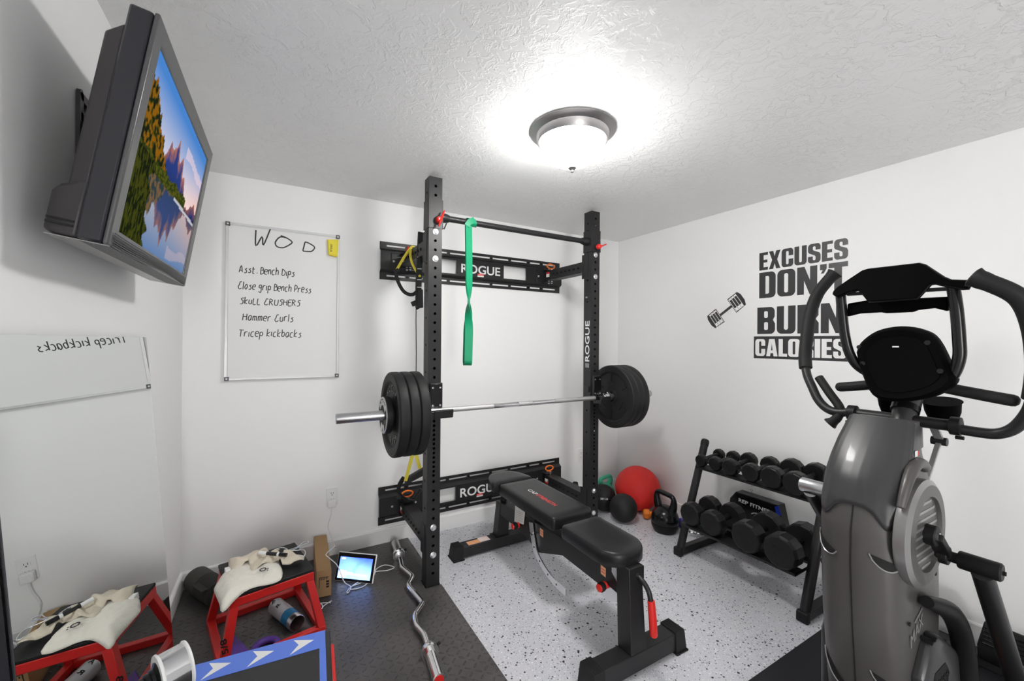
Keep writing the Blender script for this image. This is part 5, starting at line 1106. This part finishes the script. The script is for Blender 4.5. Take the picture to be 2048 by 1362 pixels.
# vent slots with bright lower lips
def slot(k0, z0, k1, z1, h, flip):
    kz = [(k0 + (k1 - k0) * i / 12, z0 + (z1 - z0) * i / 12) for i in range(13)]; n_ = 13
    top = [shp(k, z, .0022) for k, z in kz]; low = []
    for i, (k, z) in enumerate(kz):
        u = i / 12; w_ = (u if flip else 1 - u); low.append(shp(k, z - h * (sin(pi * min(1, .12 + .88 * w_)) ** .7 if w_ > 0 else 0) * (.45 + .55 * w_), .0022))
    mb = MB(); vs = [*top, *low]; mb.add(vs, [(i, i + 1, n_ + i + 1, n_ + i) for i in range(n_ - 1)]); build(mb, 'vent_slot', 'hole', shell, weld=False)
    mb = MB(); mb.tube([p + V((-.001, 0, 0)) for p in low], .002, 6); build(mb, 'vent_lip', 'silver', shell)
slot(.16, .745, .47, .722, .042, False); slot(-.47, .755, -.14, .716, .042, True)
slot(-.40, .36, -.12, .29, .05, True); slot(.14, .38, .40, .35, .04, False)
# right side: crank disc, side panel, pod ; mirrored disc on the left
for s in (-1, 1):
    ys = YC + s * (.104 if s < 0 else .045); d = (0, s, 0); c = V((1.712, ys, .800)); r0 = .160
    if s < 0:
        mb = MB(); mb.lathe([(r0 - .004, -.01), (r0, -.002), (r0, .018), (r0 - .014, .027)], c, d, 72, cap=False); di = build(mb, 'crank_disc_rim', 'discrim', t, smooth=30)
        mb = MB(); mb.lathe([(r0 - .014, .027), (r0 - .034, .028), (.112, .0285), (.108, .02), (.001, .02)], c, d, 72, cap=False); build(mb, 'crank_disc', 'shell', di)
        mb = MB(); yy = ys + s * .0206
        for i in range(9): zz_ = c.z + .092 - i * .0235; hw_ = math.sqrt(max(0, .104 ** 2 - (zz_ - c.z) ** 2)); mb.bar((c.x - hw_ * .9, yy, zz_), (c.x + hw_ * .9, yy, zz_), .001, .008, up=(0, 0, 1))
        build(mb, 'disc_ribs', 'discrim', di)
    hub = V((1.712, ys + s * .034, .80)); ang = R(-40) if s < 0 else R(140); pin = hub + V((cos(ang), 0, sin(ang))) * .125
    if s > 0: pin = V((1.742, hub.y + .03, .838))
    mb = MB(); mb.cyl(hub - V(d) * .02, hub + V(d) * .012, .030, n=28); mb.bar(hub, pin, .022, .045, up=(0, 1, 0)); mb.cyl(pin - V(d) * .012, pin + V(d) * .014, .028, n=28); cr = build(mb, 'crank_arm', 'blackmatt', t, bevel=.003)
    mb = MB(); mb.cyl(hub + V(d) * .012, hub + V(d) * .016, .013, n=20); build(mb, 'axle_cap', 'chrome', cr)
    L_ = .092; q0, q1 = pin + V(d) * .014, pin + V(d) * (.014 + L_ + .02)
    mb = MB(); mb.cyl(q0, q0 + V(d) * .02, .016, n=20); mb.lathe([(.024, .02), (.026, .023), (.026, L_ + .012), (.022, L_ + .016)], q0, d, 28); mb.cyl(q0 + V(d) * (L_ + .016), q0 + V(d) * (L_ + .022), .006, n=12)
    build(mb, 'crank_roller', 'steel' if s > 0 else 'blackmatt', cr, label='brushed steel roller' if s > 0 else None)
    # pedal arm and pedal
    py = q0.y + s * .07; lt = V((pin.x - .01, py, pin.z - .015)); foot = V((2.17, py, .26)) if s < 0 else V((2.12, py, .42))
    mb = MB(); mb.tube([lt, lt + (foot - lt) * .5, foot, foot + V((.06, 0, -.075))], [.024, .026, .027, .026], 20); pa = build(mb, 'pedal_arm', 'black', t)
    pz = foot.z - .12; x0 = 2.40; y0, y1 = (py - .06, py + .13) if s < 0 else (py - .10, py + .07)
    mb = MB(); mb.bar(foot + V((.03, 0, -.05)), V((2.45, py, pz + .01)), .04, .05); build(mb, 'pedal_bracket', 'black', pa, bevel=.006)
    mb = MB(); mb.loft([[(x0, y0, pz), (2.70, y0, pz - .02), (2.70, y1, pz - .02), (x0, y1, pz)], [(x0 - .01, y0, pz + .06), (2.70, y0, pz + .03), (2.70, y1, pz + .03), (x0 - .01, y1, pz + .06)], [(x0 + .03, y0 + .012, pz + .15), (2.55, y0 + .012, pz + .06), (2.55, y1 - .012, pz + .06), (x0 + .03, y1 - .012, pz + .15)]]); pd = build(mb, 'pedal', 'blackmatt', t, bevel=.008, seg=3)
    mb = MB()
    for i in range(5): f_ = i / 5; mb.tube([(x0 - .004 + .033 * f_ - .004, y, pz + .075 + .065 * f_) for y in (y0 + .015, y1 - .015)], .0035, 6)
    build(mb, 'pedal_ribs', 'blackgloss', pd)
    mb = MB(); mb.lathe([(.03, -.002), (.03, .002)], (x0 - .0115, (y0 + y1) / 2, pz + .035), (1, 0, .15), 28); build(mb, 'pedal_badge', 'silver', pd)
    # curved linkage tube in front of the pedals
    yl = YC + s * .125
    mb = MB(); mb.tube(smooth_path([(1.70, yl + s * .005, .60), (1.76, yl + s * .012, .575), (1.85, yl + s * .018, .53), (1.93, yl + s * .02, .455), (1.985, yl + s * .02, .36), (2.01, yl + s * .02, .26), (2.03, yl + s * .02, .12)], 5), [.017 + .012 * min(1, i / 10) for i in range(31)], 18); build(mb, 'linkage_tube', 'blackmatt', t)
    # lower drive pod
    ya, yb = YC + s * .100, YC + s * .138
    out = [(1.63, .40), (1.69, .475), (1.745, .497), (1.80, .47), (1.90, .405), (1.98, .345), (2.05, .27), (2.08, .18), (2.08, .035), (1.63, .035)]
    if s > 0: out = [(x, z) for x, z in out]
    PT = MX.Translation((.04, 0, -.025))
    mb = MB(PT); mb.loft([[(x, ya, z) for x, z in out], [(x, yb - s * .012, z) for x, z in out], [(x + (1.86 - x) * .06, yb, z + (.22 - z) * .06) for x, z in out]]); pod = build(mb, 'drive_pod', 'shelldark', t, bevel=.008, seg=3)
    mb = MB(PT); mb.prism([(1.665, yb - s * .001, .34), (1.70, yb - s * .001, .40), (1.79, yb - s * .001, .40), (1.82, yb - s * .001, .37), (1.82, yb - s * .001, .12), (1.665, yb - s * .001, .12)], (0, s * .0025, 0)); gr = build(mb, 'grille', 'hole', pod)
    mb = MB(PT)
    for i in range(11):
        for j in range(6):
            hx_, hz_ = 1.68 + j * .0255 + (i % 2) * .0128, .135 + i * .0225
            if hx_ < 1.81 and hz_ < .39: mb.torus((hx_, yb + s * .002, hz_), (0, 1, 0), .0105, .0022, 6, 5)
    build(mb, 'grille_mesh', 'blackmatt', gr)
    mb = MB(PT)
    for i in range(5): mb.bar((1.70 + i * .028, yb - s * .03, .492 - max(0, i - 1) * .014), (1.70 + i * .028, yb - s * .004, .488 - max(0, i - 1) * .014), .012, .010)
    build(mb, 'pod_ribs', 'blackmatt', pod)
    mb = MB(PT); mb.torus((2.0, yb + s * .002, .20), (0, 1, 0), .055, .010, 40, 10); build(mb, 'accent_ring', 'orange', pod, label='orange ring')
    # side panel with badge
    yp = YC + s * .1064
    if s < 0:
        mb = MB(); text(mb, 'MAX', (1.655, yp - .0014, .462), (1, 0, .42), (-.1, 0, 1), .038, wx=.105, bold=-.005, th=.0008); mb.bar((1.685, yp - .0018, .530), (1.745, yp - .0018, .556), .0008, .005); build(mb, 'badge_lettering', 'silver', shell, smooth=0)
        mb = MB(); mb.cyl((1.642, yp - .001, .54), (1.642, yp - .004, .54), .006, n=14); mb.cyl((1.86, yp - .001, .63), (1.86, yp - .004, .63), .006, n=14); build_each(mb, 'screw_cap', 'hole', shell)
    if s > 0: continue
    # shoulder hood over the disc
    mb = MB(); mb.tube(smooth_path([(1.57, YC + s * .108, .90), (1.615, YC + s * .109, .965), (1.675, YC + s * .108, 1.005), (1.735, YC + s * .106, 1.005), (1.775, YC + s * .103, .985)], 5), [.010 + .006 * min(1, i / 8) for i in range(21)], 14); build(mb, 'disc_hood', 'shell', t)
# base frame
mb = MB(); mb.box((1.60, YC - .30, .0075), (1.66, YC + .30, .055)).box((2.60, YC - .26, .0075), (2.66, YC + .26, .055)).box((1.62, YC - .04, .012), (2.64, YC + .04, .06)); build(mb, 'base_frame', 'black', t, bevel=.006)
# mast, pivot tube and arms
mb = MB(); mb.tube([(1.86, YC, .98), (1.945, YC, 1.095), (1.982, YC, 1.15)], [.034, .034, .034], 28); mb.tube([(1.975, YC, 1.14), (2.02, YC, 1.205)], .039, 28); ms = build(mb, 'mast', 'shelldark', t)
mb = MB(); mb.tube([(1.965, YC, 1.13), (1.978, YC, 1.148)], .040, 28); build(mb, 'mast_clamp', 'blackgloss', ms)
PV = V((1.952, 0, 1.103)); mb = MB(); mb.cyl((PV.x, .44, PV.z), (PV.x, .72, PV.z), .0195, n=24); build(mb, 'pivot_tube', 'black', t)
aL = [(1.951, .700, 1.105), (1.951, .721, 1.107), (1.948, .765, 1.099), (1.951, .805, 1.107), (1.962, .842, 1.138), (1.979, .872, 1.186), (1.999, .902, 1.24), (2.025, .921, 1.311), (2.061, .930, 1.41), (2.094, .934, 1.501), (2.127, .920, 1.593), (2.148, .893, 1.648), (2.157, .872, 1.678)]
aR = [(1.953, .46, 1.10), (1.953, .441, 1.095), (1.954, .399, 1.092), (1.953, .356, 1.094), (1.948, .325, 1.111), (1.941, .303, 1.14), (1.928, .282, 1.189), (1.909, .270, 1.257), (1.89, .265, 1.33), (1.867, .268, 1.415), (1.848, .282, 1.486), (1.837, .308, 1.526), (1.826, .368, 1.570)]
for A_, s in ((aL, 1), (aR, -1)):
    sp = smooth_path(A_, 5); cut = 32
    mb = MB(); mb.tube(sp[:cut + 1], .0165, 20); arm = build(mb, 'arm', 'black', t, smooth=50)
    rr = [.0245] * (len(sp) - cut); rr[-2:] = [.0265, .0265]; e_ = (sp[-1] - sp[-2]).normalized()
    mb = MB(); mb.tube(sp[cut:] + [sp[-1] + e_ * .012, sp[-1] + e_ * .016], rr + [.031, .022], 24); build(mb, 'foam_grip', 'foam', arm, smooth=50)
    mb = MB(); cy2 = A_[1][1]; mb.lathe([(.022, -.014), (.030, -.012), (.030, .012), (.022, .014)], (PV.x, cy2, PV.z), (0, s, 0), 28); mb.cyl((PV.x - .005, cy2 + s * .0, PV.z - .036), (PV.x - .005, cy2 + s * .02, PV.z - .036), .006, n=10); build(mb, 'collar', 'blackmatt', arm)
    # lower grip and drive link
    if s > 0:
        g = smooth_path([(1.995, .855, 1.229), (1.976, .81, 1.172), (1.958, .765, 1.115), (1.942, .768, 1.078), (1.932, .79, 1.050)], 5)
        mb = MB(); mb.tube(g, [.016] * 15 + [.017] * 3 + [.02, .024, .024], 18); build(mb, 'lower_grip', 'foam', arm)
    ly = YC + s * .075
    mb = MB(); mb.bar((2.02, ly, 1.03), (1.89, ly, .905), .008, .015, up=(0, 1, 0)); mb.bar((PV.x + .0, ly, PV.z), (2.03, ly, 1.035), .010, .024, up=(0, 1, 0)); lk = build(mb, 'drive_link', 'silver', t, bevel=.002)
    mb = MB(); mb.cyl((2.025, ly - .02, 1.033), (2.025, ly + .02, 1.033), .014, n=18); build(mb, 'link_bolt', 'black', lk)
# console and its back
def yz(pts, x): return [V((x, y, z)) for y, z in pts]
cpt = [(.697, 1.34), (.687, 1.379), (.644, 1.422), (.58, 1.437), (.522, 1.424), (.481, 1.39), (.438, 1.29), (.428, 1.25), (.466, 1.206), (.521, 1.181), (.579, 1.172), (.632, 1.188), (.673, 1.266)]
cpt = [tuple(p)[:2] for p in smooth_path([(y, z, 0) for y, z in cpt] + [(*cpt[0], 0)], 4)][:-1]
cc = (.568, 1.305)
sc_ = lambda k: [(cc[0] + (y - cc[0]) * k, cc[1] + (z - cc[1]) * k) for y, z in cpt]
tl = lambda z: (z - 1.30) * .30     # console leans back
lf = lambda k, x: [V((x + tl(z), y, z)) for y, z in sc_(k)]
mb = MB(); mb.loft([lf(.70, 1.905), lf(.74, 1.893), lf(.90, 1.885), lf(.985, 1.900), lf(1.0, 1.912), lf(1.0, 1.935), lf(.97, 1.952), lf(.8, 1.962)]); con = build(mb, 'console', 'deepblack', t, smooth=35)
mb = MB(); mb.loft([lf(.74, 1.9), lf(.745, 1.8905), lf(.70, 1.892)]); build(mb, 'console_back_panel', 'deepblack', con, smooth=35)
mb = MB()
for y, z in ((.685, 1.36), (.50, 1.378), (.462, 1.285), (.668, 1.30)): mb.cyl((1.886 + tl(z), y, z), (1.890 + tl(z), y, z), .008, n=14)
build_each(mb, 'screw_hole', 'hole', con)
mb = MB(); mb.bar((1.889 + tl(1.363), .590, 1.363), (1.889 + tl(1.363), .572, 1.363), .001, .005, up=(0, 0, 1)); build(mb, 'rating_label', 'whitepaint', con)
mb = MB(); mb.bar((1.892 + tl(1.186), .545, 1.190), (1.892 + tl(1.186), .530, 1.190), .001, .004, up=(0, 0, 1)); build(mb, 'yellow_label', 'sponge', con)
for pts, nm in (([(1.905, .745, 1.571), (1.905, .738, 1.483), (1.905, .730, 1.406), (1.908, .717, 1.339), (1.912, .694, 1.292), (1.918, .658, 1.262), (1.925, .64, 1.25)], 0), ([(1.905, .4385, 1.561), (1.905, .430, 1.483), (1.905, .424, 1.387), (1.908, .424, 1.331), (1.912, .438, 1.277), (1.918, .463, 1.24), (1.925, .48, 1.232)], 1)):
    mb = MB(); mb.tube(smooth_path(pts, 5), .0165, 20); build(mb, 'tray_tube', 'blackgloss', t, smooth=50)
tray = [(.760, 1.566), (.758, 1.576), (.748, 1.590), (.714, 1.618), (.679, 1.645), (.664, 1.649), (.523, 1.648), (.508, 1.640), (.458, 1.590), (.440, 1.578), (.405, 1.572), (.397, 1.560), (.400, 1.548), (.412, 1.549), (.450, 1.563), (.475, 1.574), (.488, 1.572), (.515, 1.526), (.645, 1.526), (.672, 1.566), (.684, 1.574), (.708, 1.568), (.745, 1.552)]
mb = MB(); mb.prism([(1.868 + (z - 1.55) * .35, y, z) for y, z in tray], (.014, 0, .004)); tr = build(mb, 'media_tray', 'deepblack', t, bevel=.003)
mb = MB(); mb.tube([(1.885 + (z - 1.55) * .35, y, z) for y, z in tray], .005, 8, closed=True); build(mb, 'tray_rim', 'blackgloss', tr)
mb = MB(); mb.bar((1.90, .72, 1.562), (1.90, .44, 1.553), .012, .012); build(mb, 'tray_brace', 'blackmatt', tr)
barp = [(.728, 1.527), (.673, 1.534), (.60, 1.532), (.528, 1.530), (.452, 1.528), (.452, 1.480), (.484, 1.493), (.527, 1.489), (.54, 1.483), (.61, 1.483), (.625, 1.487), (.688, 1.486), (.728, 1.476)]
mb = MB(); mb.prism([(1.915, y, z) for y, z in barp], (.03, 0, .004)); build(mb, 'device_ledge', 'deepblack', t, bevel=.006, seg=3)
for pts in ([(1.965, .64, 1.225), (1.975, .69, 1.213), (1.98, .74, 1.203), (1.985, .788, 1.195)], [(1.95, .47, 1.228), (1.95, .42, 1.219), (1.95, .36, 1.209), (1.95, .306, 1.201)]):
    mb = MB(); n_ = 21; sp = smooth_path(pts, 6); mb.tube(sp, [.0185] * (len(sp) - 2) + [.016, .009], 18, flat=1.0); build(mb, 'fixed_grip', 'foam', t, smooth=50)
for y0, y1 in ((.605, .675), (.455, .545)):
    yc_, rr_ = (y0 + y1) / 2, (y1 - y0) / 2 + .004; mb = MB(); mb.lathe([(rr_ * .75, -.055), (rr_ * .95, -.02), (rr_, .012), (rr_ + .004, .016), (rr_ - .004, .016)], (2.06, yc_, 1.155), (-.25, 0, 1), 28); build(mb, 'bottle_cup', 'deepblack', t, smooth=50)
